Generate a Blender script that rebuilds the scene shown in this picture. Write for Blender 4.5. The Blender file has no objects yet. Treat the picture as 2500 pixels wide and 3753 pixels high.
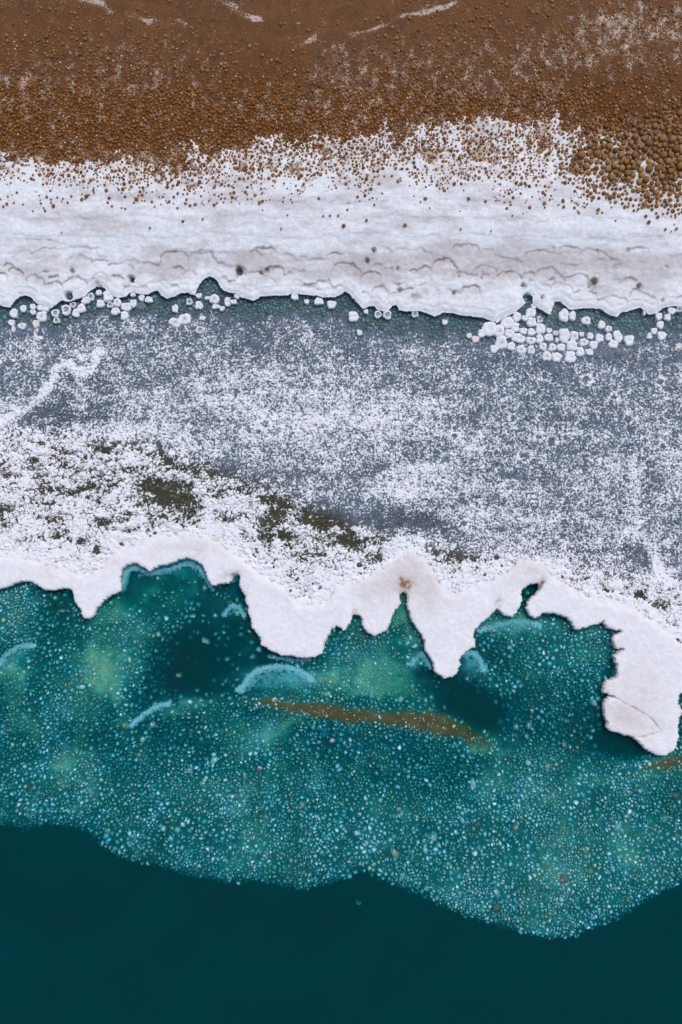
import bpy, math, random
import numpy as np
from mathutils import kdtree

rng = np.random.default_rng(11)
random.seed(11)
scene = bpy.context.scene

# ------------------------------------------------------------------ camera, sky, sun, exposure
CAM_H = 36.0                                   # drone height above the sea, metres
cam_data = bpy.data.cameras.new('camera')
cam_data.sensor_fit = 'VERTICAL'
cam_data.sensor_height = 24.0
cam_data.lens = 24.0 * CAM_H / 37.53
cam_data.clip_start = 0.5
cam_data.clip_end = 600.0
cam = bpy.data.objects.new('camera', cam_data)
cam.location = (0.0, 0.0, CAM_H)
scene.collection.objects.link(cam)
scene.camera = cam

SUN_ELEV, SUN_AZ = 62.0, 28.0                 # degrees; azimuth from +Y, clockwise
world = bpy.data.worlds.new('World')
scene.world = world
world.use_nodes = True
wn = world.node_tree
wn.nodes.clear()
sky = wn.nodes.new('ShaderNodeTexSky')
sky.sky_type = 'NISHITA'
sky.sun_disc = False
sky.sun_elevation = math.radians(SUN_ELEV)
sky.sun_rotation = math.radians(SUN_AZ)
sky.dust_density = 2.0
sky.ozone_density = 1.0
bg = wn.nodes.new('ShaderNodeBackground')
bg.inputs['Strength'].default_value = 0.13
wo = wn.nodes.new('ShaderNodeOutputWorld')
wn.links.new(sky.outputs[0], bg.inputs['Color'])
wn.links.new(bg.outputs[0], wo.inputs['Surface'])

sun_data = bpy.data.lights.new('sun', 'SUN')
sun_data.energy = 1.5
sun_data.angle = math.radians(28.0)
sun_data.color = (1.0, 0.965, 0.92)
sun = bpy.data.objects.new('sun', sun_data)
sun.rotation_euler = (math.radians(90.0 - SUN_ELEV), 0.0, math.radians(180.0 - SUN_AZ))
sun.location = (-8, 20, 40)
scene.collection.objects.link(sun)

scene.view_settings.view_transform = 'Standard'
scene.view_settings.look = 'None'
scene.view_settings.gamma = 1.0
scene.view_settings.use_curve_mapping = False
scene.view_settings.exposure = 0.12
scene.render.engine = 'CYCLES'
scene.cycles.use_denoising = True
scene.cycles.max_bounces = 6
scene.cycles.diffuse_bounces = 3
scene.cycles.volume_bounces = 1
scene.cycles.transparent_max_bounces = 12
scene.cycles.caustics_reflective = False
scene.cycles.caustics_refractive = False
scene.cycles.sample_clamp_indirect = 4.0

# ------------------------------------------------------------------ helpers: coordinates, noise, masks
def W(px, py, z=0.0):
    s = (CAM_H - z) / CAM_H / 100.0
    return ((px - 1250.0) * s, (1876.5 - py) * s)

def WP(pts, z=0.0):
    p = np.asarray(pts, float)
    s = (CAM_H - z) / CAM_H / 100.0
    return np.stack([(p[:, 0] - 1250.0) * s, (1876.5 - p[:, 1]) * s], 1)

def PX(x, y, z=0.0):
    s = CAM_H / (CAM_H - z) * 100.0
    return x * s + 1250.0, 1876.5 - y * s

def lin(r, g, b):
    c = np.array([r, g, b], float) / 255.0
    return np.where(c <= 0.04045, c / 12.92, ((c + 0.055) / 1.055) ** 2.4)

def _h(ix, iy, seed):
    h = (ix.astype(np.int64) * 374761393 + iy.astype(np.int64) * 668265263 + seed * 974634777) & 0xFFFFFFFF
    h = ((h ^ (h >> 13)) * 1274126177) & 0xFFFFFFFF
    return (h ^ (h >> 16)) & 0xFFFF

def perlin(x, y, seed=0):
    x = np.asarray(x, float); y = np.asarray(y, float)
    x0 = np.floor(x); y0 = np.floor(y)
    fx = x - x0; fy = y - y0
    u = fx * fx * fx * (fx * (fx * 6 - 15) + 10)
    v = fy * fy * fy * (fy * (fy * 6 - 15) + 10)
    def g(dx, dy):
        a = _h(x0 + dx, y0 + dy, seed) * (2 * math.pi / 65536.0)
        return np.cos(a) * (fx - dx) + np.sin(a) * (fy - dy)
    n0 = g(0, 0) * (1 - u) + g(1, 0) * u
    n1 = g(0, 1) * (1 - u) + g(1, 1) * u
    return (n0 * (1 - v) + n1 * v) * 1.4

def fbm(x, y, f, octv=4, seed=0, gain=0.5):
    t = np.zeros(np.broadcast(x, y).shape); a = 1.0; n = 0.0
    for k in range(octv):
        t = t + a * perlin(x * f + 17.3 * k, y * f - 9.1 * k, seed + k * 13)
        n += a; a *= gain; f *= 2.03
    return t / n * 1.3

def sstep(a, b, x):
    t = np.clip((x - a) / (b - a), 0, 1)
    return t * t * (3 - 2 * t)

def table(rows, y0, dy, px, py, dx=250.0):
    T = np.asarray(rows, float)
    fx = np.clip(np.asarray(px, float) / dx, 0, T.shape[1] - 1.001)
    fy = np.clip((np.asarray(py, float) - y0) / dy, 0, T.shape[0] - 1.001)
    ix = fx.astype(int); iy = fy.astype(int)
    u = fx - ix; v = fy - iy
    u = u * u * (3 - 2 * u); v = v * v * (3 - 2 * v)
    return (T[iy, ix] * (1 - u) + T[iy, ix + 1] * u) * (1 - v) + (T[iy + 1, ix] * (1 - u) + T[iy + 1, ix + 1] * u) * v

def blobs(px, py, items):
    """sum of soft spots (x, y, rx, ry, amount[, tilt])"""
    t = np.zeros(np.shape(px))
    for it in items:
        x, y, rx, ry, a = it[:5]
        c, s = (math.cos(math.radians(it[5])), math.sin(math.radians(it[5]))) if len(it) > 5 else (1, 0)
        dx = px - x; dy = py - y
        t = t + a * np.exp(-(((dx * c + dy * s) / rx) ** 2 + ((-dx * s + dy * c) / ry) ** 2))
    return t

def seg_dist(P, poly, closed=True):
    """unsigned distance to a polyline and even-odd inside flag"""
    A = poly; B = np.roll(poly, -1, 0)
    if not closed:
        A, B = poly[:-1], poly[1:]
    out = np.empty(len(P)); ins = np.zeros(len(P), bool)
    AB = B - A; L2 = (AB ** 2).sum(1) + 1e-12
    for i in range(0, len(P), 16000):
        p = P[i:i + 16000]
        d = p[:, None, :] - A[None]
        t = np.clip((d * AB).sum(2) / L2, 0, 1)
        out[i:i + 16000] = np.sqrt(((d - t[..., None] * AB) ** 2).sum(2).min(1))
        if closed:
            c = (A[None, :, 1] > p[:, 1:2]) != (B[None, :, 1] > p[:, 1:2])
            with np.errstate(divide='ignore', invalid='ignore'):
                xi = A[None, :, 0] + (p[:, 1:2] - A[None, :, 1]) * AB[None, :, 0] / AB[None, :, 1]
            ins[i:i + 16000] = (np.logical_and(c, p[:, 0:1] < xi).sum(1) % 2) == 1
    return out, ins

def sdf(P, poly):
    d, ins = seg_dist(P, poly)
    return np.where(ins, d, -d)

def axis(a, b, d, ta=None, tb=None, growth=1.35):
    """fine coordinates from a to b with coarser and coarser tails out to ta and tb"""
    c = list(np.arange(a, b + d * 0.5, d))
    if tb is not None:
        s = d
        while c[-1] < tb:
            s *= growth; c.append(c[-1] + s)
    lo = []
    if ta is not None:
        s = d; v = a
        while v > ta:
            s *= growth; v -= s; lo.append(v)
    return np.array(lo[::-1] + c)

# ------------------------------------------------------------------ helpers: meshes and materials
col_ = scene.collection

def build_mesh(name, V, quads=None, tris=None, col=None, smooth=True, cov=None, crk=None):
    me = bpy.data.meshes.new(name)
    nq = 0 if quads is None else len(quads)
    nt = 0 if tris is None else len(tris)
    V = np.ascontiguousarray(V, np.float32)
    me.vertices.add(len(V)); me.vertices.foreach_set('co', V.ravel())
    loops = []
    starts = []
    if nq:
        loops.append(np.asarray(quads).ravel()); starts.append(np.arange(nq) * 4)
    if nt:
        loops.append(np.asarray(tris).ravel()); starts.append(nq * 4 + np.arange(nt) * 3)
    L = np.concatenate(loops).astype(np.int32); S = np.concatenate(starts).astype(np.int32)
    me.loops.add(len(L)); me.loops.foreach_set('vertex_index', L)
    me.polygons.add(nq + nt); me.polygons.foreach_set('loop_start', S)
    me.update(calc_edges=True)
    me.polygons.foreach_set('use_smooth', np.full(nq + nt, smooth, bool))
    if col is not None:
        at = me.color_attributes.new('Col', 'FLOAT_COLOR', 'POINT')
        c = np.ones((len(V), 4), np.float32); c[:, :3] = col
        at.data.foreach_set('color', c.ravel())
    if cov is not None:
        av = me.attributes.new('cov', 'FLOAT', 'POINT')
        av.data.foreach_set('value', np.ascontiguousarray(cov, np.float32))
    if crk is not None:
        av = me.attributes.new('crk', 'FLOAT', 'POINT')
        av.data.foreach_set('value', np.ascontiguousarray(crk, np.float32))
    me.validate()
    return me

def add(name, me, mat=None, parent=None, label=None, cat=None, group=None, kind=None, loc=None):
    o = bpy.data.objects.new(name, me)
    col_.objects.link(o)
    if mat is not None and me is not None and not me.materials:
        me.materials.append(mat)
    if parent is not None: o.parent = parent
    if loc is not None: o.location = loc
    if label: o['label'] = label
    if cat: o['category'] = cat
    if group: o['group'] = group
    if kind: o['kind'] = kind
    return o

def sheet(X, Y, Z, keep=None):
    """grid of quads"""
    ny, nx = X.shape
    V = np.stack([X.ravel(), Y.ravel(), Z.ravel()], 1)
    i = np.arange(nx * ny).reshape(ny, nx)
    q = np.stack([i[:-1, :-1], i[:-1, 1:], i[1:, 1:], i[1:, :-1]], -1)
    if keep is not None: q = q[keep]
    return V, q.reshape(-1, 4)

def clip_sheet(xs, ys, phi_fn, z_fn, col_fn, drops):
    """grid sheet trimmed along phi = 0 with a rim of rings (depth, inset) below the edge"""
    X, Y = np.meshgrid(xs, ys)
    phi = phi_fn(X, Y)
    gy, gx = np.gradient(phi, ys, xs)
    g2 = gx * gx + gy * gy + 1e-6
    inside = phi > 0
    keep = inside[:-1, :-1] | inside[:-1, 1:] | inside[1:, 1:] | inside[1:, :-1]
    step = np.clip(-phi / np.sqrt(g2), -0.12, 0.12)
    n = np.sqrt(g2)
    out = ~inside
    X2 = np.where(out, X + gx / n * step, X)
    Y2 = np.where(out, Y + gy / n * step, Y)
    Z = z_fn(X2, Y2, np.maximum(phi, 0))
    C = col_fn(X2, Y2, np.maximum(phi, 0))
    ny, nx = X.shape
    idx = np.arange(nx * ny).reshape(ny, nx)
    q = np.stack([idx[:-1, :-1], idx[:-1, 1:], idx[1:, 1:], idx[1:, :-1]], -1)
    kp = np.pad(keep, 1)
    e = []
    for (dy, dx, a, b) in ((-1, 0, 0, 1), (0, 1, 1, 2), (1, 0, 2, 3), (0, -1, 3, 0)):
        nb = kp[1 + dy:1 + dy + ny - 1, 1 + dx:1 + dx + nx - 1]
        m = keep & ~nb
        e.append(np.stack([q[..., a][m], q[..., b][m]], 1))
    E = np.concatenate(e)
    V = np.stack([X2.ravel(), Y2.ravel(), Z.ravel()], 1)
    Q = [q[keep].reshape(-1, 4)]
    Cc = [C.reshape(-1, 3)]
    bv = np.unique(E)
    remap = np.full(nx * ny, -1); remap[bv] = np.arange(len(bv))
    base = V[bv]; nrm = np.stack([(gx / n).ravel()[bv], (gy / n).ravel()[bv]], 1)
    off = len(V); Vs = [V]; prev = E
    Vs.append(base.copy()); Cc.append(C.reshape(-1, 3)[bv]); prev = remap[E] + off; off += len(base)
    for (dep, ins, rgb) in drops:
        r = base.copy(); r[:, 2] -= dep; r[:, :2] += nrm * ins
        r[:, 0] += 0.012 * rng.standard_normal(len(r)); r[:, 2] += 0.01 * rng.standard_normal(len(r))
        Vs.append(r)
        cur = remap[E] + off
        Q.append(np.stack([prev[:, 1], prev[:, 0], cur[:, 0], cur[:, 1]], 1))
        Cc.append(np.tile(np.asarray(rgb, float), (len(r), 1)) * (0.9 + 0.2 * rng.random((len(r), 1))))
        prev = cur; off += len(r)
    V = np.concatenate(Vs); Q = np.concatenate(Q); Cc = np.concatenate(Cc)
    used = np.unique(Q); rm = np.full(len(V), -1); rm[used] = np.arange(len(used))
    return V[used], rm[Q], Cc[used]

def pieces(cx, cy, R, ang, zb, ht, prof, col, jit=0.0, coljit=0.0, top_rgb=None):
    """one rounded lump per centre: R (n,K) radii at angles ang, rings prof [(radius, height)], apex last"""
    n, K = R.shape
    rings = []
    for (rs, hs) in prof:
        rr = R * rs * (1 + jit * rng.standard_normal((n, K)))
        zz = zb[:, None] + ht[:, None] * hs * (1 + jit * rng.standard_normal((n, K)))
        rings.append(np.stack([cx[:, None] + np.cos(ang) * rr, cy[:, None] + np.sin(ang) * rr, zz], -1))
    apex = np.stack([cx + 0.15 * R[:, 0] * rng.standard_normal(n), cy + 0.15 * R[:, 0] * rng.standard_normal(n),
                     zb + ht * (1 + jit * rng.standard_normal(n))], -1)[:, None]
    V = np.concatenate(rings + [apex], 1)
    m = len(prof) * K + 1
    k = np.arange(K); k2 = (k + 1) % K
    ql = []
    for r in range(len(prof) - 1):
        ql.append(np.stack([r * K + k, r * K + k2, (r + 1) * K + k2, (r + 1) * K + k], -1))
    t = np.stack([(len(prof) - 1) * K + k, (len(prof) - 1) * K + k2, np.full(K, m - 1)], -1)
    offs = (np.arange(n) * m)[:, None, None]
    Q = (np.concatenate(ql)[None] + offs).reshape(-1, 4) if ql else None
    T = (t[None] + offs).reshape(-1, 3)
    C = np.repeat(col[:, None, :], m, 1)
    if coljit: C = C * (1 + coljit * rng.standard_normal((n, m, 1)))
    return V.reshape(-1, 3), Q, T, np.clip(C, 0, 1).reshape(-1, 3)

def hexpts(x0, x1, y0, y1, s, drop=0.0, jit=0.46):
    xs = np.arange(x0, x1, s); ys = np.arange(y0, y1, s * 0.866)
    X, Y = np.meshgrid(xs, ys)
    X = X + (np.arange(len(ys)) % 2)[:, None] * s * 0.5
    P = np.stack([X.ravel(), Y.ravel()], 1)
    P += rng.uniform(-jit, jit, P.shape) * s
    if drop: P = P[rng.random(len(P)) > drop]
    return P

def cells(P, K, rmax):
    """star-shaped cell radii of every point in K directions"""
    kd = kdtree.KDTree(len(P))
    for i, p in enumerate(P): kd.insert((p[0], p[1], 0), i)
    kd.balance()
    NB = 12
    idx = np.array([[t[1] for t in kd.find_n((p[0], p[1], 0), NB + 1)][1:] for p in P])
    D = P[idx] - P[:, None]
    d2 = (D ** 2).sum(2)
    ang = rng.random((len(P), 1)) * 6.283 + np.arange(K)[None] * (2 * math.pi / K) + rng.uniform(-0.2, 0.2, (len(P), K))
    U = np.stack([np.cos(ang), np.sin(ang)], -1)
    dot = np.einsum('nbj,nkj->nkb', D, U)
    r = np.where(dot > 1e-6, d2[:, None, :] * 0.5 / np.maximum(dot, 1e-6), 1e9).min(2)
    return np.minimum(r, rmax), ang

def material(name, rough=0.8, spec=0.3, vary=0.15, vscale=9.0, bump=0.3, bscale=30.0, bdist=0.02, speck=None, coat=0.0):
    m = bpy.data.materials.new(name); m.use_nodes = True
    nt = m.node_tree; N = nt.nodes; L = nt.links
    b = N['Principled BSDF']
    b.inputs['Roughness'].default_value = rough
    b.inputs['Specular IOR Level'].default_value = spec
    b.inputs['Coat Weight'].default_value = coat
    b.inputs['Coat Roughness'].default_value = 0.22
    at = N.new('ShaderNodeAttribute'); at.attribute_name = 'Col'
    tc = N.new('ShaderNodeTexCoord')
    n1 = N.new('ShaderNodeTexNoise'); n1.inputs['Scale'].default_value = vscale; n1.inputs['Detail'].default_value = 6
    n1.inputs['Roughness'].default_value = 0.65
    L.new(tc.outputs['Object'], n1.inputs['Vector'])
    mr = N.new('ShaderNodeMapRange')
    mr.inputs['From Min'].default_value = 0.3; mr.inputs['From Max'].default_value = 0.7
    mr.inputs['To Min'].default_value = 1 - vary; mr.inputs['To Max'].default_value = 1 + vary * 0.6
    L.new(n1.outputs['Fac'], mr.inputs['Value'])
    mx = N.new('ShaderNodeMix'); mx.data_type = 'RGBA'; mx.blend_type = 'MULTIPLY'; mx.inputs['Factor'].default_value = 1
    L.new(at.outputs['Color'], mx.inputs['A']); L.new(mr.outputs['Result'], mx.inputs['B'])
    last = mx.outputs['Result']
    if speck:
        (sc, thr, rgb, amt) = speck
        n3 = N.new('ShaderNodeTexNoise'); n3.inputs['Scale'].default_value = sc; n3.inputs['Detail'].default_value = 3
        L.new(tc.outputs['Object'], n3.inputs['Vector'])
        r3 = N.new('ShaderNodeMapRange'); r3.inputs['From Min'].default_value = thr; r3.inputs['From Max'].default_value = thr + 0.06
        r3.inputs['To Max'].default_value = amt
        L.new(n3.outputs['Fac'], r3.inputs['Value'])
        m3 = N.new('ShaderNodeMix'); m3.data_type = 'RGBA'
        L.new(r3.outputs['Result'], m3.inputs['Factor']); L.new(last, m3.inputs['A'])
        m3.inputs['B'].default_value = (*rgb, 1)
        last = m3.outputs['Result']
    L.new(last, b.inputs['Base Color'])
    n2 = N.new('ShaderNodeTexNoise'); n2.inputs['Scale'].default_value = bscale; n2.inputs['Detail'].default_value = 5
    L.new(tc.outputs['Object'], n2.inputs['Vector'])
    bp = N.new('ShaderNodeBump'); bp.inputs['Strength'].default_value = bump; bp.inputs['Distance'].default_value = bdist
    L.new(n2.outputs['Fac'], bp.inputs['Height']); L.new(bp.outputs['Normal'], b.inputs['Normal'])
    return m

def crust_material(name, amp=1.0, scale=9.0, white=(.82, .815, .835), rough=.8, cracks=-1.2, soft=.08):
    """dark wet stone (Col) overgrown by salt in patches: the attribute cov says how much of it is covered"""
    m = material(name, rough=rough, spec=.3, vary=.5, vscale=16, bump=.7, bscale=26, bdist=.018)
    nt = m.node_tree; N = nt.nodes; L = nt.links
    b = N['Principled BSDF']
    src = b.inputs['Base Color'].links[0].from_socket
    tc = N.new('ShaderNodeTexCoord')
    n = N.new('ShaderNodeTexNoise'); n.inputs['Scale'].default_value = scale; n.inputs['Detail'].default_value = 7; n.inputs['Roughness'].default_value = .72
    L.new(tc.outputs['Object'], n.inputs['Vector'])
    at = N.new('ShaderNodeAttribute'); at.attribute_name = 'cov'
    ma = N.new('ShaderNodeMath'); ma.operation = 'MULTIPLY_ADD'; ma.inputs[1].default_value = amp
    L.new(n.outputs['Fac'], ma.inputs[0]); L.new(at.outputs['Fac'], ma.inputs[2])
    vd = N.new('ShaderNodeTexNoise'); vd.inputs['Scale'].default_value = 4.0; vd.inputs['Detail'].default_value = 6
    L.new(tc.outputs['Object'], vd.inputs['Vector'])
    vm = N.new('ShaderNodeVectorMath'); vm.operation = 'MULTIPLY_ADD'; vm.inputs[1].default_value = (.5, .5, 0)
    L.new(vd.outputs['Color'], vm.inputs[0]); L.new(tc.outputs['Object'], vm.inputs[2])
    vo = N.new('ShaderNodeTexVoronoi'); vo.feature = 'DISTANCE_TO_EDGE'; vo.voronoi_dimensions = '2D'; vo.inputs['Scale'].default_value = 5.0
    L.new(vm.outputs[0], vo.inputs['Vector'])
    vr = N.new('ShaderNodeMapRange'); vr.inputs['From Min'].default_value = 0.0; vr.inputs['From Max'].default_value = .12
    vr.inputs['To Min'].default_value = cracks; vr.inputs['To Max'].default_value = 0.0
    L.new(vo.outputs['Distance'], vr.inputs['Value'])
    ck = N.new('ShaderNodeAttribute'); ck.attribute_name = 'crk'
    a2 = N.new('ShaderNodeMath'); a2.operation = 'MULTIPLY_ADD'
    L.new(vr.outputs['Result'], a2.inputs[0]); L.new(ck.outputs['Fac'], a2.inputs[1]); L.new(ma.outputs[0], a2.inputs[2])
    ma = a2
    mr = N.new('ShaderNodeMapRange'); mr.interpolation_type = 'SMOOTHSTEP'
    mr.inputs['From Min'].default_value = .5 - soft + .5 * amp; mr.inputs['From Max'].default_value = .5 + soft + .5 * amp
    L.new(ma.outputs[0], mr.inputs['Value'])
    mx = N.new('ShaderNodeMix'); mx.data_type = 'RGBA'
    L.new(mr.outputs['Result'], mx.inputs['Factor']); L.new(src, mx.inputs['A']); mx.inputs['B'].default_value = (*white, 1)
    L.new(mx.outputs['Result'], b.inputs['Base Color'])
    return m

def water_material(name, absorb, scatter, f0ior, ripple, rscale):
    m = bpy.data.materials.new(name); m.use_nodes = True
    nt = m.node_tree; N = nt.nodes; L = nt.links
    N.remove(N['Principled BSDF']); out = N['Material Output']
    tr = N.new('ShaderNodeBsdfTransparent')
    gl = N.new('ShaderNodeBsdfGlossy'); gl.inputs['Roughness'].default_value = 0.08
    fr = N.new('ShaderNodeFresnel'); fr.inputs['IOR'].default_value = f0ior
    tc = N.new('ShaderNodeTexCoord')
    n = N.new('ShaderNodeTexNoise'); n.inputs['Scale'].default_value = rscale; n.inputs['Detail'].default_value = 4
    L.new(tc.outputs['Object'], n.inputs['Vector'])
    bp = N.new('ShaderNodeBump'); bp.inputs['Strength'].default_value = ripple; bp.inputs['Distance'].default_value = 0.03
    L.new(n.outputs['Fac'], bp.inputs['Height'])
    L.new(bp.outputs['Normal'], gl.inputs['Normal']); L.new(bp.outputs['Normal'], fr.inputs['Normal'])
    mx = N.new('ShaderNodeMixShader')
    cp = N.new('ShaderNodeTexNoise'); cp.inputs['Scale'].default_value = .45; cp.inputs['Detail'].default_value = 9; cp.inputs['Roughness'].default_value = .62
    L.new(tc.outputs['Object'], cp.inputs['Vector'])
    cr_ = N.new('ShaderNodeMapRange'); cr_.inputs['From Min'].default_value = .35; cr_.inputs['From Max'].default_value = .68
    cr_.inputs['To Min'].default_value = .1; cr_.inputs['To Max'].default_value = 1.0
    L.new(cp.outputs['Fac'], cr_.inputs['Value'])
    cm = N.new('ShaderNodeMath'); cm.operation = 'MULTIPLY'
    L.new(fr.outputs[0], cm.inputs[0]); L.new(cr_.outputs['Result'], cm.inputs[1])
    L.new(cm.outputs[0], mx.inputs[0]); L.new(tr.outputs[0], mx.inputs[1]); L.new(gl.outputs[0], mx.inputs[2])
    L.new(mx.outputs[0], out.inputs['Surface'])
    dens = max(absorb)
    ab = N.new('ShaderNodeVolumeAbsorption')
    # Cycles: absorption = density * (1 - colour)
    ab.inputs['Color'].default_value = (*[1 - a / dens for a in absorb], 1); ab.inputs['Density'].default_value = dens
    if scatter:
        vs = N.new('ShaderNodeVolumeScatter')
        d = max(scatter); vs.inputs['Color'].default_value = (*[s / d for s in scatter], 1)
        vs.inputs['Density'].default_value = d
        sm = N.new('ShaderNodeAddShader')
        L.new(ab.outputs[0], sm.inputs[0]); L.new(vs.outputs[0], sm.inputs[1])
        L.new(sm.outputs[0], out.inputs['Volume'])
    else:
        L.new(ab.outputs[0], out.inputs['Volume'])
    return m

M_SALT = material('salt_crust', rough=0.9, spec=0.2, vary=0.14, vscale=6.0, bump=0.7, bscale=16, bdist=0.03,
                  speck=(20.0, 0.665, (0.42, 0.36, 0.33), 0.55))
M_SHELF = material('shelf_salt', rough=0.9, spec=0.2, vary=0.07, vscale=5.0, bump=0.7, bscale=18, bdist=0.025,
                   speck=(24.0, 0.675, (0.42, 0.38, 0.36), 0.5))
M_CRUMB = material('salt_crumb', rough=0.9, spec=0.2, vary=0.10, vscale=14, bump=0.4, bscale=50, bdist=0.01)
M_COBBLE = material('wet_cobble', rough=0.45, spec=0.4, vary=0.3, vscale=12, bump=0.4, bscale=45, bdist=0.01,
                    speck=(22.0, 0.60, (0.62, 0.64, 0.70), 0.75))
M_CRUST = crust_material('lagoon_crust', 3.0, 14.0)
M_BED = material('wet_bed', rough=0.6, spec=0.3, vary=0.35, vscale=7, bump=0.5, bscale=30, bdist=0.02)
M_MUD = crust_material('mud', 1.9, 22.0, (.58, .47, .38), .75, 0.0, .16)
M_BALL = material('salt_ball_brown', rough=0.8, spec=0.25, vary=0.28, vscale=16, bump=0.5, bscale=40, bdist=0.012)
M_SEABED = material('sea_silt', rough=0.9, spec=0.1, vary=0.3, vscale=3, bump=0.3, bscale=12, bdist=0.03)
M_PEBBLE = material('wet_pebble', rough=0.26, spec=0.9, vary=0.25, vscale=20, bump=0.45, bscale=20, bdist=0.014, coat=1.0)
M_FOAM = material('foam', rough=0.6, spec=0.2, vary=0.1, vscale=20, bump=0.2, bscale=40, bdist=0.01)
M_SEA = water_material('sea_water', (16.0, 4.2, 3.1), (0.06, 1.30, 1.06), 1.24, 0.8, 1.6)
M_LAG = water_material('lagoon_brine', (3.0, 1.2, 1.1), None, 1.18, 0.05, 3.0)

WHITE = np.array([0.80, 0.80, 0.80])

# ------------------------------------------------------------------ outlines read off the photograph (pixels of 2500 x 3753)
def zpts(s, ox, oy, pts): return [(ox + x * s, oy + y * s) for x, y in pts]

S4 = 0.7972
terrace_edge = [(-3000, 1130), (-900, 1110), (-500, 1140), (-350, 1100), (-220, 1130), (-90, 1105)] + zpts(S4, 0, 800, [
    (0, 400), (40, 405), (65, 375), (85, 355), (115, 350), (140, 360), (165, 390), (200, 393), (230, 412), (245, 400),
    (275, 375), (310, 380), (345, 370), (385, 355), (410, 330), (440, 312), (465, 308), (480, 320), (500, 345), (540, 362),
    (575, 358), (590, 340), (610, 332), (640, 345), (680, 346), (700, 332), (725, 330), (740, 350), (765, 365), (800, 355),
    (830, 340), (860, 338), (890, 352), (900, 330), (915, 300), (935, 275), (960, 262), (985, 270), (1005, 295), (1020, 325),
    (1060, 340), (1085, 340), (1110, 360), (1165, 375), (1200, 355), (1260, 352), (1320, 350), (1345, 342), (1380, 345),
    (1440, 352), (1490, 360), (1540, 358)]) + zpts(S4, 1250, 800, [
    (0, 345), (20, 332), (40, 345), (60, 370), (85, 395), (100, 412), (130, 400), (155, 400), (170, 420), (215, 425),
    (235, 400), (255, 393), (268, 420), (300, 425), (350, 422), (395, 430), (430, 448), (470, 430), (510, 432), (560, 445),
    (620, 450), (660, 455), (720, 478), (745, 455), (800, 432), (835, 400), (850, 388), (855, 352), (870, 345), (885, 360),
    (885, 388), (920, 415), (962, 440), (975, 410), (985, 380), (1010, 378), (1035, 400), (1055, 415), (1100, 412),
    (1150, 408), (1200, 415), (1235, 440), (1270, 450), (1295, 430), (1350, 415), (1380, 408), (1400, 420), (1420, 440),
    (1450, 435), (1485, 410), (1520, 400), (1568, 402)]) + [(2560, 1130), (2680, 1100), (2800, 1150), (3000, 1120), (3400, 1150), (5500, 1130)]

Z8 = 0.23364
shelf_left = [(-3000, 2200), (-900, 2180), (-600, 2260), (-420, 2150), (-200, 2240), (-80, 2170)] + zpts(S4, 0, 2000, [
    (0, 193), (50, 182), (90, 163), (120, 160), (150, 168), (185, 188), (215, 203), (260, 198), (310, 193), (330, 205),
    (340, 225), (345, 255), (360, 278), (372, 292), (375, 315), (385, 328), (412, 330), (425, 318), (440, 290), (465, 262),
    (490, 235), (530, 215), (556, 206), (550, 190), (548, 155), (558, 110), (580, 86), (605, 79), (630, 83), (660, 98),
    (688, 115), (705, 100), (745, 88), (790, 75), (830, 60), (860, 55), (900, 65), (930, 88), (945, 115), (955, 145),
    (968, 170), (980, 182), (1010, 172), (1040, 175), (1062, 165), (1070, 140), (1095, 130), (1110, 145), (1102, 175),
    (1115, 210), (1132, 230), (1130, 255), (1145, 285), (1140, 310), (1155, 340), (1160, 375), (1180, 400), (1200, 425),
    (1205, 455), (1235, 478), (1290, 500), (1350, 508), (1400, 515), (1450, 508), (1478, 497), (1485, 460), (1505, 415),
    (1525, 380), (1550, 365)]) + zpts(S4, 1250, 2000, [
    (0, 378), (10, 391), (22, 386), (35, 360), (45, 335), (50, 318), (70, 314), (95, 320), (103, 340), (98, 365), (110, 380),
    (130, 400), (155, 411), (185, 400), (215, 380), (222, 355), (232, 320), (255, 290), (268, 265), (264, 245), (268, 220),
    (285, 210), (305, 220), (312, 245), (308, 280), (318, 310), (330, 345), (350, 375), (370, 405), (385, 435), (388, 475),
    (400, 495), (415, 515), (430, 545), (432, 580), (450, 598), (480, 606), (515, 600), (535, 580), (545, 550), (541, 525),
    (555, 510), (570, 490), (590, 475), (614, 465), (615, 440), (606, 415), (615, 385), (640, 355), (680, 330), (700, 300),
    (715, 288), (740, 300), (755, 320), (785, 325), (805, 315), (815, 285), (830, 255), (823, 225), (835, 195), (870, 175),
    (915, 171), (918, 195), (905, 220), (880, 240), (862, 260), (857, 285), (870, 318), (890, 330), (915, 320), (930, 308),
    (965, 305), (1010, 315), (1045, 330), (1065, 360), (1080, 385)]) + zpts(Z8, 2150, 2250, [
    (60, 180), (130, 165), (200, 148), (272, 105), (290, 160), (330, 215), (400, 230), (480, 252), (520, 238), (575, 280),
    (540, 312), (440, 345), (420, 390), (430, 450), (470, 532), (545, 530), (620, 572), (540, 592), (450, 660), (460, 720),
    (490, 800), (500, 900), (490, 960), (480, 1000), (400, 1040), (310, 1075), (300, 1150), (280, 1210), (340, 1250), (430, 1300)])
crack = zpts(Z8, 2150, 2250, [(490, 1340), (600, 1405), (720, 1465), (820, 1525), (890, 1560), (950, 1600), (1020, 1650),
                              (1090, 1730), (1140, 1800), (1170, 1857)])
crack_low = zpts(Z8, 2150, 2250, [(1080, 1875), (980, 1905), (860, 1935), (790, 1940)])
slab_rim = zpts(Z8, 2150, 2250, [(790, 1940), (700, 1920), (610, 1900), (570, 1880), (480, 1850), (380, 1830), (335, 1780), (330, 1680),
                                 (300, 1600), (285, 1540), (290, 1450), (310, 1370), (360, 1330), (430, 1320), (490, 1340)])
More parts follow.
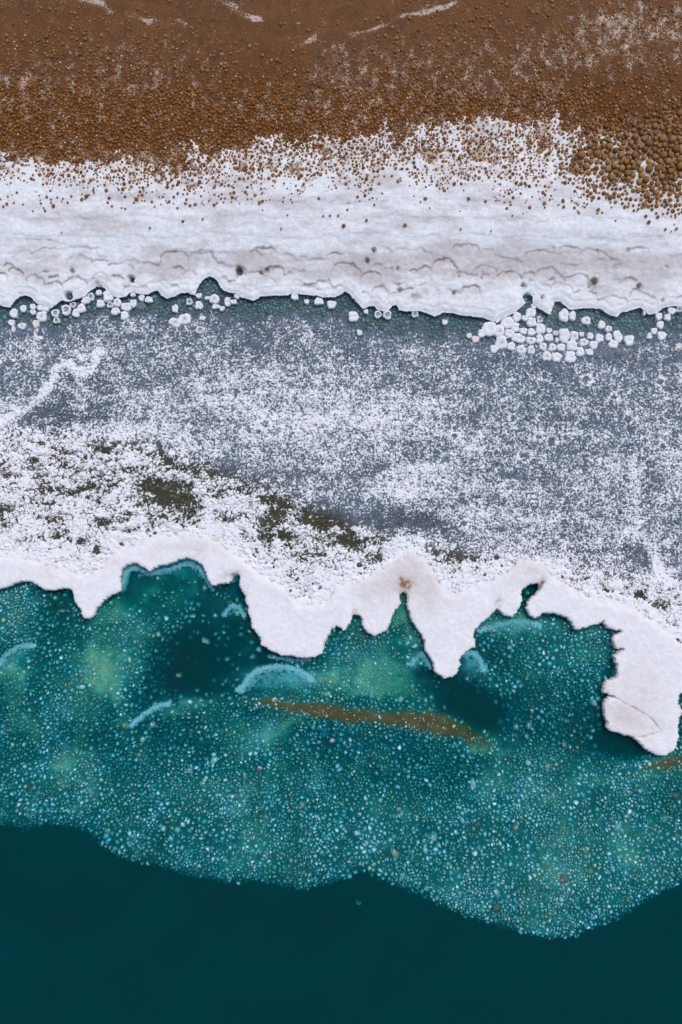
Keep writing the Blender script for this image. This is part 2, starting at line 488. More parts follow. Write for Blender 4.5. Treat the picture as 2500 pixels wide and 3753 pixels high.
shelf_tip = zpts(Z8, 2150, 2250, [(770, 1962), (820, 2000), (860, 2040), (900, 2105), (945, 2120), (1010, 2150), (1060, 2185),
                                  (1120, 2215), (1210, 2230), (1260, 2200), (1330, 2170), (1400, 2120), (1420, 2020), (1425, 1960),
                                  (1445, 1940), (1435, 1860), (1440, 1700), (1480, 1580), (1492, 1530), (1440, 1430), (1430, 1380),
                                  (1450, 1280), (1498, 1235)]) + [(2540, 2490), (2620, 2510), (2720, 2440), (2900, 2500), (3300, 2420), (5500, 2450)]
inner = [(5500, 2300), (3300, 2310), (2700, 2350), (2560, 2330), (2500, 2330), (2440, 2290), (2380, 2245), (2300, 2200), (2200, 2185), (2120, 2150), (2040, 2095),
         (1960, 2035), (1900, 2045), (1840, 2090), (1750, 2130), (1650, 2155), (1590, 2090), (1520, 2010), (1460, 2020), (1400, 2070),
         (1300, 2120), (1230, 2125), (1190, 2190), (1100, 2200), (1040, 2130), (950, 2080), (860, 2010), (800, 1970), (720, 1945),
         (600, 1945), (500, 1975), (430, 1995), (370, 2070), (300, 2085), (200, 2060), (100, 2030), (0, 2015), (-200, 2050), (-900, 2040), (-3000, 2040)]
ZS = 0.33
shelf_poly = WP(shelf_left + crack + crack_low + shelf_tip + inner, ZS)
slab_poly = WP(crack + crack_low + slab_rim[1:-1], ZS)
terr_line = WP(terrace_edge, 0.42)
terr_poly = np.concatenate([terr_line, np.array([[43.0, 90.0], [-43.0, 90.0]])])
bank_edge = [(-3000, 3040), (-300, 3010), (0, 3035), (110, 3045), (200, 3030), (290, 3055), (360, 3095), (400, 3140), (470, 3165), (560, 3185), (700, 3225), (850, 3238),
             (1000, 3250), (1120, 3278), (1200, 3255), (1310, 3205), (1380, 3220), (1450, 3260), (1540, 3290), (1620, 3330),
             (1700, 3365), (1800, 3395), (1900, 3430), (2000, 3448), (2090, 3445), (2180, 3410), (2300, 3355), (2390, 3300),
             (2460, 3265), (2520, 3240), (2800, 3150), (3300, 3200), (5500, 3150)]
bank_poly = np.concatenate([WP(bank_edge, -0.2), np.array([[43.0, 5.0], [-31.0, 5.0]])])

XS_F = (-13.9, 13.9)

# ------------------------------------------------------------------ mud bank and upper salt terrace
SALT_T = [[0, 0, 0, 0, 0, 0, 0, 0, 0, 0, 0],
          [0, 0, 0, 0, 0, .05, .1, .3, .15, 0, .05],
          [0, 0, 0, .05, .1, .1, .5, .62, .5, .1, .1],
          [.05, .1, .1, .2, .5, .5, .6, .68, .55, .3, .2],
          [.3, .2, .25, .5, .65, .6, .55, .5, .6, .4, .25],
          [.65, .7, .6, .45, .5, .65, .9, .8, .5, .45, .3],
          [.95, .9, .75, .65, .8, .95, .97, .95, .9, .6, .4],
          [1.1, 1.05, .9, .95, 1, 1.05, 1.1, 1.1, 1.0, .8, .5],
          [1.3, 1.3, 1.2, 1.3, 1.3, 1.3, 1.3, 1.3, 1.2, .95, .75],
          [1.5, 1.5, 1.5, 1.5, 1.5, 1.5, 1.5, 1.5, 1.5, 1.4, 1.3]]
def salt_amount(px, py, x, y):
    return table(SALT_T, 378, 50, px, py) + 0.5 * fbm(x, y, 1.1, 3, 3, 0.6) + 0.42 * fbm(x * 1.3, y, 5.0, 4, 4, 0.7)

def bank_base(x, y):
    yy = y - 8.3
    return 0.52 + 0.055 * np.clip(yy + 1.6, 0, None) + 0.03 * fbm(x, y, 0.5, 3, 5)

DUST_T = [[.25, .3, .1, .15, .05, .1, .2, .1, .1, .3, .35],
          [.02, .05, .15, .1, .1, .1, .05, .1, .25, .6, .5],
          [.1, .25, .3, .25, .05, .35, .35, .35, .45, .5, .45],
          [.5, .4, .4, .3, .2, .45, .4, .4, .4, .2, .2],
          [.3, .3, .25, .25, .3, .35, .3, .3, .3, .1, .25],
          [.2, .25, .2, .2, .25, .3, .35, .5, .6, .4, .45],
          [.6, .4, .6, .5, .7, .8, .9, .8, .6, .5, .45]]
WISPS = [(130, 5, 70, 9, .55, 5), (300, 8, 90, 10, .55, 8), (400, 45, 60, 14, .6, 30), (560, 85, 70, 12, .75, 12), (690, 105, 45, 8, .6, 30),
         (860, 40, 60, 14, .8, 25), (940, 80, 16, 12, .9), (1000, 25, 50, 8, .5, -40), (1150, 140, 45, 14, .7, -45), (1060, 190, 70, 12, .45, -20), (880, 190, 70, 14, .4, 20),
         (1300, 130, 60, 9, .55, -12), (1400, 105, 60, 9, .6, -16), (1540, 55, 80, 9, .9, -12), (1650, 25, 60, 9, .7, -25), (2180, 90, 30, 30, .6), (2110, 130, 10, 20, .5)]

def mud_color(x, y, px, py):
    f1 = fbm(x, y, 0.35, 4, 21); f2 = fbm(x, y, 2.0, 4, 22)
    low = sstep(150, 420, py + 120 * f1)
    top = lin(108, 68, 33); mid = lin(96, 51, 2)
    c = top[None] * (1 - low[..., None]) + mid[None] * low[..., None]
    c = c * (1 + 0.28 * f2[..., None] + 0.15 * f1[..., None])
    streak = fbm(x * 1.35, y * 0.95, 2.2, 6, 31, 0.72)
    d = table(DUST_T, 0, 100, px, py) * 0.7 + 0.55 * streak + .09 * sstep(260, 400, py) * sstep(640, 540, py) + .0
    wsp = blobs(px + 14 * fbm(x, y, 1.5, 4, 38), py + 14 * fbm(x, y, 1.5, 4, 39), [(g[0], g[1], g[2] * 1.5, g[3] * 1.35, g[4]) + g[5:] for g in WISPS]) + 0.4 * fbm(x, y, 2.5, 5, 37, .7)
    return np.clip(c, 0, 1), np.maximum(d, sstep(.1, 1.0, wsp) * .62 - .02)

xs = axis(*XS_F, 0.05, -42, 42); ys = axis(10.3, 19.8, 0.05, None, 70)
X, Y = np.meshgrid(xs, ys)
Zm = bank_base(X, Y) - .25 * sstep(11.5, 10.9, Y) + 0.012 * fbm(X, Y, 5, 3, 41)
pxm, pym = PX(X, Y, 0.9)
V, Q = sheet(X, Y, Zm)
mc, mcov = mud_color(X, Y, pxm, pym)
mud = add('mud_bank', build_mesh('mud_bank', V, Q, None, mc.reshape(-1, 3), True, mcov.ravel()), M_MUD,
          label='bare brown mud slope along the top of the shore', cat='mud bank', kind='structure')

# pits, brown stains and scalloped lips of the terrace
PITS = [(875, 993, 8, .22), (480, 1020, 7, .2), (246, 1080, 9, .18), (262, 995, 5, .1), (362, 1052, 6, .06), (1370, 918, 5, .14), (1346, 956, 5, .12),
        (1465, 1060, 5, .12), (1664, 1072, 5, .12), (1457, 985, 4, .1), (1918, 1043, 4, .12), (1990, 1086, 4, .15), (2176, 1030, 7, .14),
        (2343, 1046, 5, .14), (2300, 920, 5, .08), (1934, 1085, 8, .2), (2432, 1100, 3, .1), (1766, 1018, 3, .08), (2025, 912, 3, .05),
        (2186, 924, 4, .04), (2441, 980, 4, .05), (1683, 1014, 3, .07), (977, 990, 5, .08), (1205, 1027, 3, .08), (255, 1085, 5, .2), (955, 1000, 4, .07)]
STAINS = [(2176, 1035, 20, 26, 1.2), (1525, 1083, 18, 12, 1.1), (1560, 1070, 16, 16, .5), (875, 985, 18, 22, .8), (478, 1018, 18, 16, .7), (975, 988, 30, 14, .7),
          (355, 1028, 14, 10, .9), (1346, 955, 16, 18, .5), (2343, 1045, 16, 18, .6), (1925, 1045, 10, 9, .9), (1370, 920, 9, 14, .6), (150, 1035, 45, 10, .5, 12),
          (60, 1020, 10, 16, .4), (265, 990, 9, 14, .9), (420, 1008, 40, 7, .5), (920, 1040, 40, 10, .5, -10), (1200, 1010, 50, 10, .4), (1700, 1000, 260, 30, .22),
          (300, 950, 25, 30, .35), (2000, 960, 300, 40, .18), (1500, 960, 200, 30, .2), (900, 940, 200, 40, .18), (2250, 1000, 60, 60, .25), (140, 880, 60, 3.5, .8, 3), (215, 890, 50, 3, .5, 14),
          (2400, 650, 70, 30, .25), (1650, 640, 160, 18, .2), (700, 650, 200, 20, .2), (2350, 740, 80, 20, .25), (1290, 560, 120, 22, .3), (1780, 480, 120, 40, .35), (1300, 1000, 60, 20, .3)]
discs = []
drng = np.random.default_rng(5)
for (y0, n, r0, r1, jy) in ((905, 26, 14, 42, 14), (960, 44, 10, 34, 22), (1010, 52, 9, 30, 18), (1045, 46, 8, 26, 14)):
    for k in range(n):
        cx_ = drng.uniform(-120, 2620)
        rr_ = drng.uniform(r0, r1)
        discs.append((cx_, y0 + drng.normal(0, jy) + 0.025 * (cx_ - 900) * (cx_ > 900) * 0.6 + rr_ * .5, rr_))
discs = np.array(discs)[::9]
CHAINS = []
for (y0, slope, w0, w1, amp, wt) in ((925, .015, 30, 150, .26, .6), (975, .03, 12, 120, .36, 1.0), (1030, .034, 12, 100, .45, .9)):
    xx = np.arange(-200, 2700); line = np.zeros(len(xx)); gate = np.zeros(len(xx)); x_ = 0
    while x_ < len(xx):
        w_ = int(drng.uniform(w0, w1)); j = np.arange(x_, min(x_ + w_, len(xx)))
        line[j] = -amp * w_ * np.sqrt(np.clip(1 - ((j - x_ - w_ / 2) / (w_ / 2)) ** 2, 0, 1)) * drng.uniform(.1, 1.2) + drng.normal(0, 9)
        gate[j] = wt * (drng.random() < .75) * drng.uniform(.5, 1)
        x_ += w_
    drift = 16 * np.sin(xx / 170. + y0) + 9 * np.sin(xx / 61. + y0 * 1.7)
    CHAINS.append((xx, y0 + slope * np.clip(xx - 600, 0, None) + drift + line, np.convolve(gate, np.ones(9) / 9, 'same')))

def terr_fields(x, y):
    px, py = PX(x, y, 0.48)
    wx = px + 16 * fbm(x, y, 2.2, 4, 61, .6); wy = py + 14 * fbm(x, y, 2.2, 4, 62, .6)
    low = np.zeros(x.shape); line = np.zeros(x.shape)
    flat = np.stack([wx.ravel(), wy.ravel()], 1)
    lo = low.ravel(); li = line.ravel()
    sel = np.where((flat[:, 1] > 820) & (flat[:, 1] < 1180) & (flat[:, 0] > -160) & (flat[:, 0] < 2660))[0]
    for (cx, cy, r) in discs:
        s = sel[np.abs(flat[sel, 0] - cx) < r * 2.2]
        dx = (flat[s, 0] - cx) / r
        top = cy - r * np.sqrt(np.clip(1 - dx * dx * 0.6, 0.02, None))     # arch-shaped lip
        dy = flat[s, 1] - top
        w = np.clip(1.4 - np.abs(dx), 0, 1)
        lo[s] = np.maximum(lo[s], w * sstep(-2.5, 2.5, dy) * np.exp(-np.clip(dy, 0, None) / (r * 1.1)))
        li[s] = np.maximum(li[s], w * np.exp(-((dy - 1.5) / 3.0) ** 2) * (0.35 + 0.65 * ((cx * 7.13) % 1)))
    s = sel
    for (xx, ln, gt) in CHAINS:
        l_ = np.interp(flat[s, 0], xx, ln); g_ = np.interp(flat[s, 0], xx, gt)
        dy = flat[s, 1] - l_
        lo[s] = np.maximum(lo[s], .8 * g_ * sstep(-2, 2, dy) * np.exp(-np.clip(dy, 0, None) / 34))
        li[s] = np.maximum(li[s], g_ * np.exp(-((dy - 1.0) / 3.6) ** 2))
    return px, py, lo.reshape(x.shape), li.reshape(x.shape)

_tc = {}
def tf(x, y):
    k = (x.shape, float(x.sum()))
    if k not in _tc: _tc[k] = terr_fields(x, y)
    return _tc[k]

def terr_phi(x, y):
    P = np.stack([x.ravel(), y.ravel()], 1)
    near = (np.abs(y) < 9.6).ravel() | True
    d = np.full(len(P), 3.0)
    s = np.where(P[:, 1] < 9.4)[0]
    d[s] = sdf(P[s], terr_poly)
    d = d.reshape(x.shape)
    return d + (0.02 * fbm(x, y, 4, 3, 71) + 0.012 * fbm(x, y, 14, 2, 72)) * (np.abs(d) < 0.5)

def terr_z(x, y, phi):
    px, py, lo, li = tf(x, y)
    m = salt_amount(px, py, x, y)
    body = bank_base(x, y) + np.clip((m - 0.5) * 0.10, -0.06, 0.035)
    zlip = 0.36 + 0.12 * sstep(0, 1.6, phi) + 0.045 * sstep(0, 0.12, phi)
    k = sstep(830, 980, py)
    z = body * (1 - k) + zlip * k
    z = z + (0.035 * fbm(x, y, 1.6, 4, 73) + 0.016 * fbm(x * .6, y * 1.3, 5.0, 4, 76, .6)) * sstep(650, 760, py)
    for (yc, am) in ((742, .018), (802, .022), (868, .02)):
        z = z - am * sstep(-3, 3, py - yc - 26 * fbm(x, y * .3, .5, 4, 77 + int(yc), .6)) * sstep(1000, 860, py)
    z = z  - 0.075 * lo * sstep(0.02, 0.25, phi)
    z = z - 0.02 * sstep(0.16, 0.10, phi) - 0.022 * sstep(0.33, 0.30, phi + 0.12 * fbm(x, y, 2.2, 3, 74))
    for (cx, cy, r, dep) in PITS:
        d = np.hypot((px - cx), (py - cy) * 0.85) / (r * 1.5) + 0.25 * fbm(x, y, 9, 2, 75)
        z = z - dep * 1.8 * sstep(1.2, 0.7, d)
    return z

def terr_col(x, y, phi):
    px, py, lo, li = tf(x, y)
    f = fbm(x * 0.5, y * 1.6, 0.8, 5, 81, .6)
    tint = sstep(-0.15, 0.7, f + blobs(px, py, [(1900, 960, 900, 70, .6), (800, 970, 600, 40, .4), (500, 800, 900, 60, .2), (1500, 740, 900, 60, .15)]))
    tint = tint * sstep(0.2, 0.6, phi + 0.3 * fbm(x, y, 2.5, 3, 82))
    c = np.array([.82, .82, .83]) * (1 - tint[..., None]) + np.array([.60, .56, .56]) * tint[..., None]
    st = np.clip(blobs(px, py, STAINS) * (0.8 + 0.9 * fbm(x, y, 5, 4, 83)), 0, 1)
    st = np.clip(st + 1.1 * li * sstep(0.12, 0.3, phi) * sstep(-0.5, 0.2, fbm(x, y, 1.5, 3, 84)), 0, 1)[..., None]
    c = c * (1 - 0.9 * st) + np.array([.24, .165, .12]) * 0.9 * st
    for (pc, pw, pa) in ((.10, .02, .35), (.19, .022, .4), (.30, .025, .3)):
        rl = pa * np.exp(-((phi + .07 * fbm(x, y, 2.4, 4, 88, .6) - pc) / pw) ** 2) * sstep(-.3, .3, fbm(x, y, .9, 3, 89))
        c = c * (1 - rl[..., None]) + np.array([.42, .40, .42]) * rl[..., None]
    # brownish dusting where the salt thins out on the mud
    m = salt_amount(px, py, x, y)
    br = (sstep(1.0, 0.5, m) * 0.5 * sstep(-.1, .5, fbm(x, y, 2.5, 4, 85)))[..., None]
    c = c * (1 - br) + np.array([.42, .27, .15]) * br
    sp = sstep(0.52, 0.70, fbm(x, y, 9, 2, 86)) * sstep(900, 700, py) * 0.5
    c = c * (1 - sp[..., None]) + np.array([.30, .20, .14]) * sp[..., None]
    return np.clip(c * (1 + 0.05 * fbm(x, y, 6, 3, 87)[..., None]), 0, 1)

xs = axis(*XS_F, 0.036, -42, 42); ys = np.arange(6.6, 15.4, 0.036)
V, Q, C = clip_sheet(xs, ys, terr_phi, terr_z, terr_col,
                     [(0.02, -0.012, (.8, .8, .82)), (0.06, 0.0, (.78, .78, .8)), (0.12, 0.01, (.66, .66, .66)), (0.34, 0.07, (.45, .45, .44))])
terrace = add('salt_terrace', build_mesh('salt_terrace', V, Q, None, C), M_SALT,
              label='broad white salt terrace with scalloped lip above the lagoon', cat='salt terrace', kind='structure')

# ------------------------------------------------------------------ lagoon bed, brine, cobbles and salt crumbs
COVER_T = [[.3, .2, .15, .1, .1, .1, .1, .1, .1, .1, .1],
           [.35, .35, .4, .35, .32, .3, .3, .12, .02, .05, .05],
           [.5, .5, .58, .5, .45, .45, .42, .36, .3, .2, .35],
           [.5, .45, .5, .62, .7, .6, .5, .45, .42, .42, .48],
           [.65, .3, .6, .72, .78, .78, .7, .52, .45, .45, .52],
           [.9, .8, .85, .66, .7, .72, .66, .56, .5, .45, .58],
           [.95, .85, .92, .6, .48, .6, .56, .56, .48, .48, .66],
           [.85, .8, .85, .9, .5, .45, .72, .62, .52, .5, .66],
           [.98, .92, .85, .85, .82, .4, .62, .66, .58, .58, .6],
           [.95, .95, .95, .98, .8, .82, .82, .62, .64, .6, .6],
           [1.05, 1.0, 1.05, 1.05, .9, .95, 1, .82, .86, .72, .66],
           [1.2, 1.2, 1.2, 1.1, 1.0, 1.1, 1.2, 1.2, 1.1, 1.0, .95],
           [1.2] * 11]
COVER_SPOTS = [(640, 1820, 75, 55, -.75), (560, 1790, 70, 40, -.5, 30), (700, 1850, 40, 60, -.5), (650, 1920, 80, 20, -.4),
               (240, 1655, 55, 14, -.7, 10), (330, 1640, 30, 12, -.5), (450, 1628, 70, 9, -.6, -14), (600, 1660, 70, 12, -.7, 45), (380, 1650, 25, 10, -.4),
               (180, 1800, 70, 14, -.45), (330, 1790, 60, 14, -.4), (150, 1905, 50, 10, -.6), (370, 1910, 60, 14, -.55, 15), (430, 1935, 35, 10, -.5), (480, 1940, 20, 12, -.7), (20, 1870, 24, 14, -.6),
               (300, 1985, 26, 14, -.8), (355, 2015, 12, 16, -.8), (230, 1970, 20, 10, -.6), (130, 1750, 30, 14, -.5), (120, 1690, 20, 9, -.6),
               (1010, 1880, 50, 40, -.6), (1020, 1960, 60, 22, -.6), (1240, 1910, 100, 26, -.6), (1180, 1900, 60, 30, -.6), (960, 1840, 30, 16, -.4),
               (1480, 1900, 130, 40, -.3, 8), (1600, 1930, 70, 26, -.4, 20), (1280, 1980, 40, 24, -.55), (1360, 2060, 60, 26, -.85, -14), (1305, 2000, 20, 10, -.9), (830, 1720, 60, 25, -.25, 30),
               (1540, 2000, 60, 14, -.4, 10), (1660, 2050, 70, 30, -.45), (1900, 2050, 60, 24, -.3), (2100, 2130, 60, 24, -.4), (1130, 2185, 45, 18, -.55), (1150, 2020, 60, 12, -.3, 20),
               (2350, 2060, 60, 40, -.4, 30), (2200, 2030, 110, 50, -.15), (2340, 2190, 60, 12, -.9, 25), (2420, 2205, 26, 22, -.9), (2140, 2180, 14, 8, -.8), (2250, 2155, 20, 6, -.8), (2480, 2290, 14, 16, -.9),
               (160, 1530, 140, 30, -.25), (300, 1545, 80, 30, -.15), (1430, 1910, 40, 40, -.3), (1700, 2000, 50, 30, -.2),
               (1490, 1720, 90, 18, .3), (1420, 1800, 110, 20, .3, 10), (1500, 1810, 80, 40, .2), (1350, 1560, 200, 60, .05), (2330, 1800, 20, 160, .35), (2260, 1700, 30, 60, .2), (2400, 2050, 16, 90, .6, -25), (2450, 2120, 14, 60, .7, -35)]
RIDGES = [([(-60, 1600), (0, 1545), (60, 1510), (110, 1490), (150, 1450), (190, 1400), (205, 1345), (240, 1330), (270, 1350), (300, 1365), (340, 1350), (352, 1310), (365, 1290)], 16, .7)]
RINGS = [(2303, 1535, 18), (2080, 1605, 17), (2365, 1615, 17), (1881, 1534, 15), (1925, 1672, 22), (1998, 1376, 18), (2150, 1392, 20), (2250, 1455, 16), (2430, 1640, 20), (2022, 1620, 20),
         (1430, 1755, 18), (1410, 1745, 14), (1665, 1600, 16), (970, 1555, 20), (875, 1518, 15), (2385, 1700, 22), (145, 1220, 16), (210, 1178, 14), (468, 1190, 16), (1700, 1920, 18), (2420, 1400, 18), (1240, 1300, 14), (1975, 1600, 15)]
ridge_polys = [(WP(p, .25), w, a) for p, w, a in RIDGES]

def cover(x, y):
    px, py = PX(x, y, 0.25)
    wx = px + 26 * fbm(x, y, .9, 3, 91); wy = py + 22 * fbm(x, y, .9, 3, 92)
    c = table(COVER_T, 1100, 100, wx, wy) + blobs(wx, wy, COVER_SPOTS)
    P = np.stack([x.ravel(), y.ravel()], 1)
    for (pl, w, a) in ridge_polys:
        s = np.where((P[:, 0] < -8) & (P[:, 1] > 2) & (P[:, 1] < 7))[0]
        if len(s):
            d, _ = seg_dist(P[s], pl, closed=False)
            cc = c.ravel(); cc[s] += a * np.exp(-(d * 100 / w) ** 2); c = cc.reshape(x.shape)
    for (rx, ry, r) in RINGS:
        d = np.hypot(px - rx, py - ry)
        c = c + 0.32 * np.exp(-((d * (1 + .25 * fbm(x, y, 5, 2, 93)) - r) / 6) ** 2) - 0.28 * (d < r - 6)
    return c

def olive(px, py):
    """0 in the grey lagoon, 1 in the pits of the crumbled shelf"""
    line = np.interp(px, [0, 300, 560, 700, 860, 1000, 1130, 1250, 1330, 1600, 1780, 2000, 2500], [1560, 1590, 1620, 1680, 1740, 1780, 1840, 1880, 1940, 1990, 2030, 2060, 2150])
    return sstep(-40, 50, py - line)

def terr_dist(x, y):
    P = np.stack([np.ravel(x), np.ravel(y)], 1)
    d, _ = seg_dist(P, terr_line, closed=False)
    return d.reshape(np.shape(x))

def lag_bed_z(x, y, td):
    return 0.20 - 0.11 * sstep(1.15, 0.15, td + 0.35 * fbm(x, y, .8, 3, 95)) + 0.012 * fbm(x, y, 2.2, 3, 96)

def lag_dark(px, py):
    return np.clip(1 + blobs(px, py, [(260, 1530, 200, 70, -.3), (2180, 2030, 260, 80, -.3), (1500, 1900, 140, 50, -.3), (300, 1380, 200, 60, -.2), (2100, 1250, 500, 90, .1), (150, 1180, 250, 80, .1)]), .25, 2)

def crust_score(x, y, px, py, wet):
    oo = olive(px, py)
    c = np.maximum(cover(x, y), .10 + .16 * oo)
    c = np.where(oo < .5, .48 + (c - .48) * (.68 + .32 * oo * 2), c)
    xr = x * .906 + y * .423; yr = -x * .423 + y * .906          # filaments run down to the right
    fil = np.exp(-(fbm(xr * .55, yr, 1.9, 5, 108, .6) / .07) ** 2)
    c = c - .6 * fil * oo * sstep(-.35, .2, fbm(x, y, .8, 3, 109))
    c = c + .20 * (1 - oo) * fbm(x * .3, y * 1.2, 1.6, 4, 110, .6)
    return c + .20 * fbm(x, y, 1.1, 3, 101) + .34 * fbm(x, y, 4.0, 3, 102, .6) + .34 * fbm(x, y, 10.0, 2, 103, .7) - .6 * wet - .10 * (1 - olive(px, py)) - olive(px, py) * (.14 - .62 * fbm(x * .5, y, 2.4, 4, 104, .65))

xs = axis(*XS_F, 0.036, -42, 42); ys = np.arange(-4.6, 9.3, 0.036)
X, Y = np.meshgrid(xs, ys)
pxl, pyl = PX(X, Y, .2)
td = terr_dist(X, Y)
o2 = olive(pxl, pyl); ol = o2[..., None]
cl = np.array([.15, .17, .225]) * (1 - ol) + np.array([.065, .058, .03]) * ol
cl = cl * lag_dark(pxl, pyl)[..., None] * (1 + .35 * fbm(X, Y, 3, 4, 97)[..., None])
wetg = sstep(0.95, 0.35, td + .35 * fbm(X, Y, .8, 3, 95))
sc_ = crust_score(X, Y, pxl, pyl, wetg)
Zl = lag_bed_z(X, Y, td) + (.03 + .03 * o2) * sstep(.38, .72, sc_) + .014 * fbm(X, Y, 7, 3, 99, .6)
wy = WP(inner[::-1], .3)
inn = Y - np.interp(X, wy[:, 0], wy[:, 1]) + .9 * fbm(X, Y, 1.3, 4, 106, .6)
far = sstep(-.05, 1.0, inn)
sc_ = sc_ + .45 * (1 - far) * o2
crk_ = .10 * (1 - o2) + o2 * far * np.clip(.6 + 1.3 * fbm(X, Y, 1.4, 4, 107, .6), .05, 1.2)
below = Y < np.interp(X, wy[:, 0], wy[:, 1]) - .35
keepc = ~(below[:-1, :-1] & below[1:, 1:])
V, Q = sheet(X, Y, Zl, keepc)
used = np.unique(Q); rm_ = np.full(len(V), -1); rm_[used] = np.arange(len(used))
add('lagoon_bed', build_mesh('lagoon_bed', V[used], rm_[Q], None, np.clip(cl, 0, 1).reshape(-1, 3)[used], True, np.clip(sc_ + .04 + .1 * o2, -.3, 2.0).ravel()[used], crk_.ravel()[used]), M_CRUST,
    label='grey lagoon floor frosted with white salt between terrace and shelf', cat='lagoon bed', kind='structure')

def box_mesh(name, x0, x1, y0, y1, z0, z1):
    V = np.array([[x, y, z] for z in (z0, z1) for y in (y0, y1) for x in (x0, x1)], float)
    q = [[0, 2, 3, 1], [4, 5, 7, 6], [0, 1, 5, 4], [2, 6, 7, 3], [0, 4, 6, 2], [1, 3, 7, 5]]
    return build_mesh(name, V, q, None, None, False)
add('lagoon_water', box_mesh('lagoon_water', -41, 41, -1.2, 9.0, 0.03, 0.222), M_LAG,
    label='still shallow teal brine of the lagoon below the terrace', cat='lagoon', kind='structure')

# sites: larger cobbles under the brine by the terrace, small crumbs elsewhere, mid-sized plates on the shelf
def zone_sites():
    y0, y1 = -4.9, 8.6
    A = hexpts(-14.1, 14.1, 5.0, y1, 0.15, .10)
    B = hexpts(-14.1, 14.1, y0, y1, 0.102, .16, .6)
    Cc = hexpts(-14.1, 14.1, y0, 3.8, 0.135, .22, .65)
    def cls(P):
        px, py = PX(P[:, 0], P[:, 1], .25)
        td = terr_dist(P[:, 0], P[:, 1]) + .25 * fbm(P[:, 0], P[:, 1], 1.0, 3, 95)
        near = (td < 1.0)
        o = olive(px, py) + .35 * fbm(P[:, 0], P[:, 1], 1.2, 2, 98) > .5
        return np.where(near, 0, np.where(o, 2, 1))
    return np.concatenate([A[cls(A) == 0], B[cls(B) == 1], Cc[cls(Cc) == 2]])
P = zone_sites()
ppx, ppy = PX(P[:, 0], P[:, 1], .25)
tphi = np.full(len(P), -1.0)
s = P[:, 1] > 5.5
tphi[s] = sdf(P[s], terr_poly)
inner_y = np.interp(P[:, 0], WP(inner[::-1], .3)[:, 0], WP(inner[::-1], .3)[:, 1])
okp = (tphi < 0.25) & (P[:, 1] > inner_y - 0.16)
P = P[okp]
R, A = cells(P, 8, 0.13)
ppx, ppy = PX(P[:, 0], P[:, 1], .25)
td = terr_dist(P[:, 0], P[:, 1])
cov = cover(P[:, 0], P[:, 1])
nz = fbm(P[:, 0], P[:, 1], 1.1, 3, 101) * .34 + fbm(P[:, 0], P[:, 1], 4.0, 3, 102, .6) * .62
wet = sstep(0.95, 0.35, td + .35 * fbm(P[:, 0], P[:, 1], .8, 3, 95))       # under the brine by the terrace
zone1 = (wet < .3)
score = crust_score(P[:, 0], P[:, 1], ppx, ppy, wet) + rng.normal(0, .06, len(P))
white = score > 0.5
o = olive(ppx, ppy)
bedz = lag_bed_z(P[:, 0], P[:, 1], td)
rm = R.mean(1)
LUMP = [(1.0, 0.0), (0.97, .55), (0.62, .93)]
# grey cobbles
szp = np.clip(rng.lognormal(-.45, .42, len(P)), .22, 1.0)
szp = np.where(zone1, szp, rng.uniform(.88, 1.0, len(P)))
R = R * szp[:, None] * np.where(zone1[:, None], 1 + .16 * rng.standard_normal(R.shape), 1)
rm = R.mean(1)
g = ~white & (rng.random(len(P)) < np.where(zone1, np.where(o > .5, .6, .62), .97))
ang = A[g]
gc = (np.array([.15, .172, .22])[None] * (1 - wet[g, None]) + np.array([.23, .265, .25])[None] * wet[g, None])
gc = gc * (1 - o[g, None]) + np.array([.075, .066, .035])[None] * o[g, None]
gc = gc * lag_dark(ppx[g], ppy[g])[:, None] * rng.uniform(.65, 1.35, (g.sum(), 1))
V, Q, T, C = pieces(P[g, 0], P[g, 1], R[g] * rng.uniform(.86, .99, (g.sum(), 1)), ang, bedz[g] - .03, .03 + rm[g] * rng.uniform(.35, .8, g.sum()), LUMP, gc, .06, .12)
cvg = np.repeat(np.clip(score[g], -.2, .5) + .04 - .45 * wet[g] - .1 * o[g], 25)
add('lagoon_cobbles', build_mesh('lagoon_cobbles', V, Q, T, C, True, cvg), M_CRUST,
    label='countless wet grey cobbles covering the lagoon floor', cat='cobbles', kind='stuff')
# white crumbs
w = np.where(white & (rng.random(len(P)) < np.where(o > .5, np.where(score < 1.05, .75, .12), .6)))[0]
margin = np.clip((score[w] - .5) * 2.0, 0, 1)
shr = np.full(len(w), .98)
hh = .036 + .4 * rm[w] + rng.uniform(0, .012, len(w)) + .03 * o[w]
big = w[np.argsort(-rm[w] * shr)]
vis = (ppx[big] > 10) & (ppx[big] < 2490) & (o[big] > .6)
big = big[vis][:300]
isbig = np.isin(w, big)
wc = np.array([.80, .80, .82])[None] * rng.uniform(.86, 1.03, (len(w), 1))
pk = sstep(.5, 1, o[w])[:, None]
wc = wc * (1 - .6 * pk) + np.array([.82, .80, .80])[None] * .6 * pk
CR = [(1.0, -.5), (0.95, .6), (0.70, .95)]
dk = np.array([.15, .172, .22])[None] * (1 - o[w, None]) + np.array([.075, .066, .035])[None] * o[w, None]
wcov = np.clip(score[w], .5, 1.6) + .10 + .22 * o[w]
sel = ~isbig
wi = w[sel]
V, Q, T, C = pieces(P[wi, 0], P[wi, 1], R[wi] * shr[sel, None], A[wi], bedz[wi] + .01, hh[sel], CR, dk[sel], .06, .05)
add('salt_crumbs', build_mesh('salt_crumbs', V, Q, T, C, True, np.repeat(wcov[sel], 25)), M_CRUST,
    label='white crumbly salt crust scattered over the lagoon and shelf', cat='salt crust', kind='stuff')
BIG_PLATES = (w[isbig], shr[isbig], hh[isbig], wc[isbig])

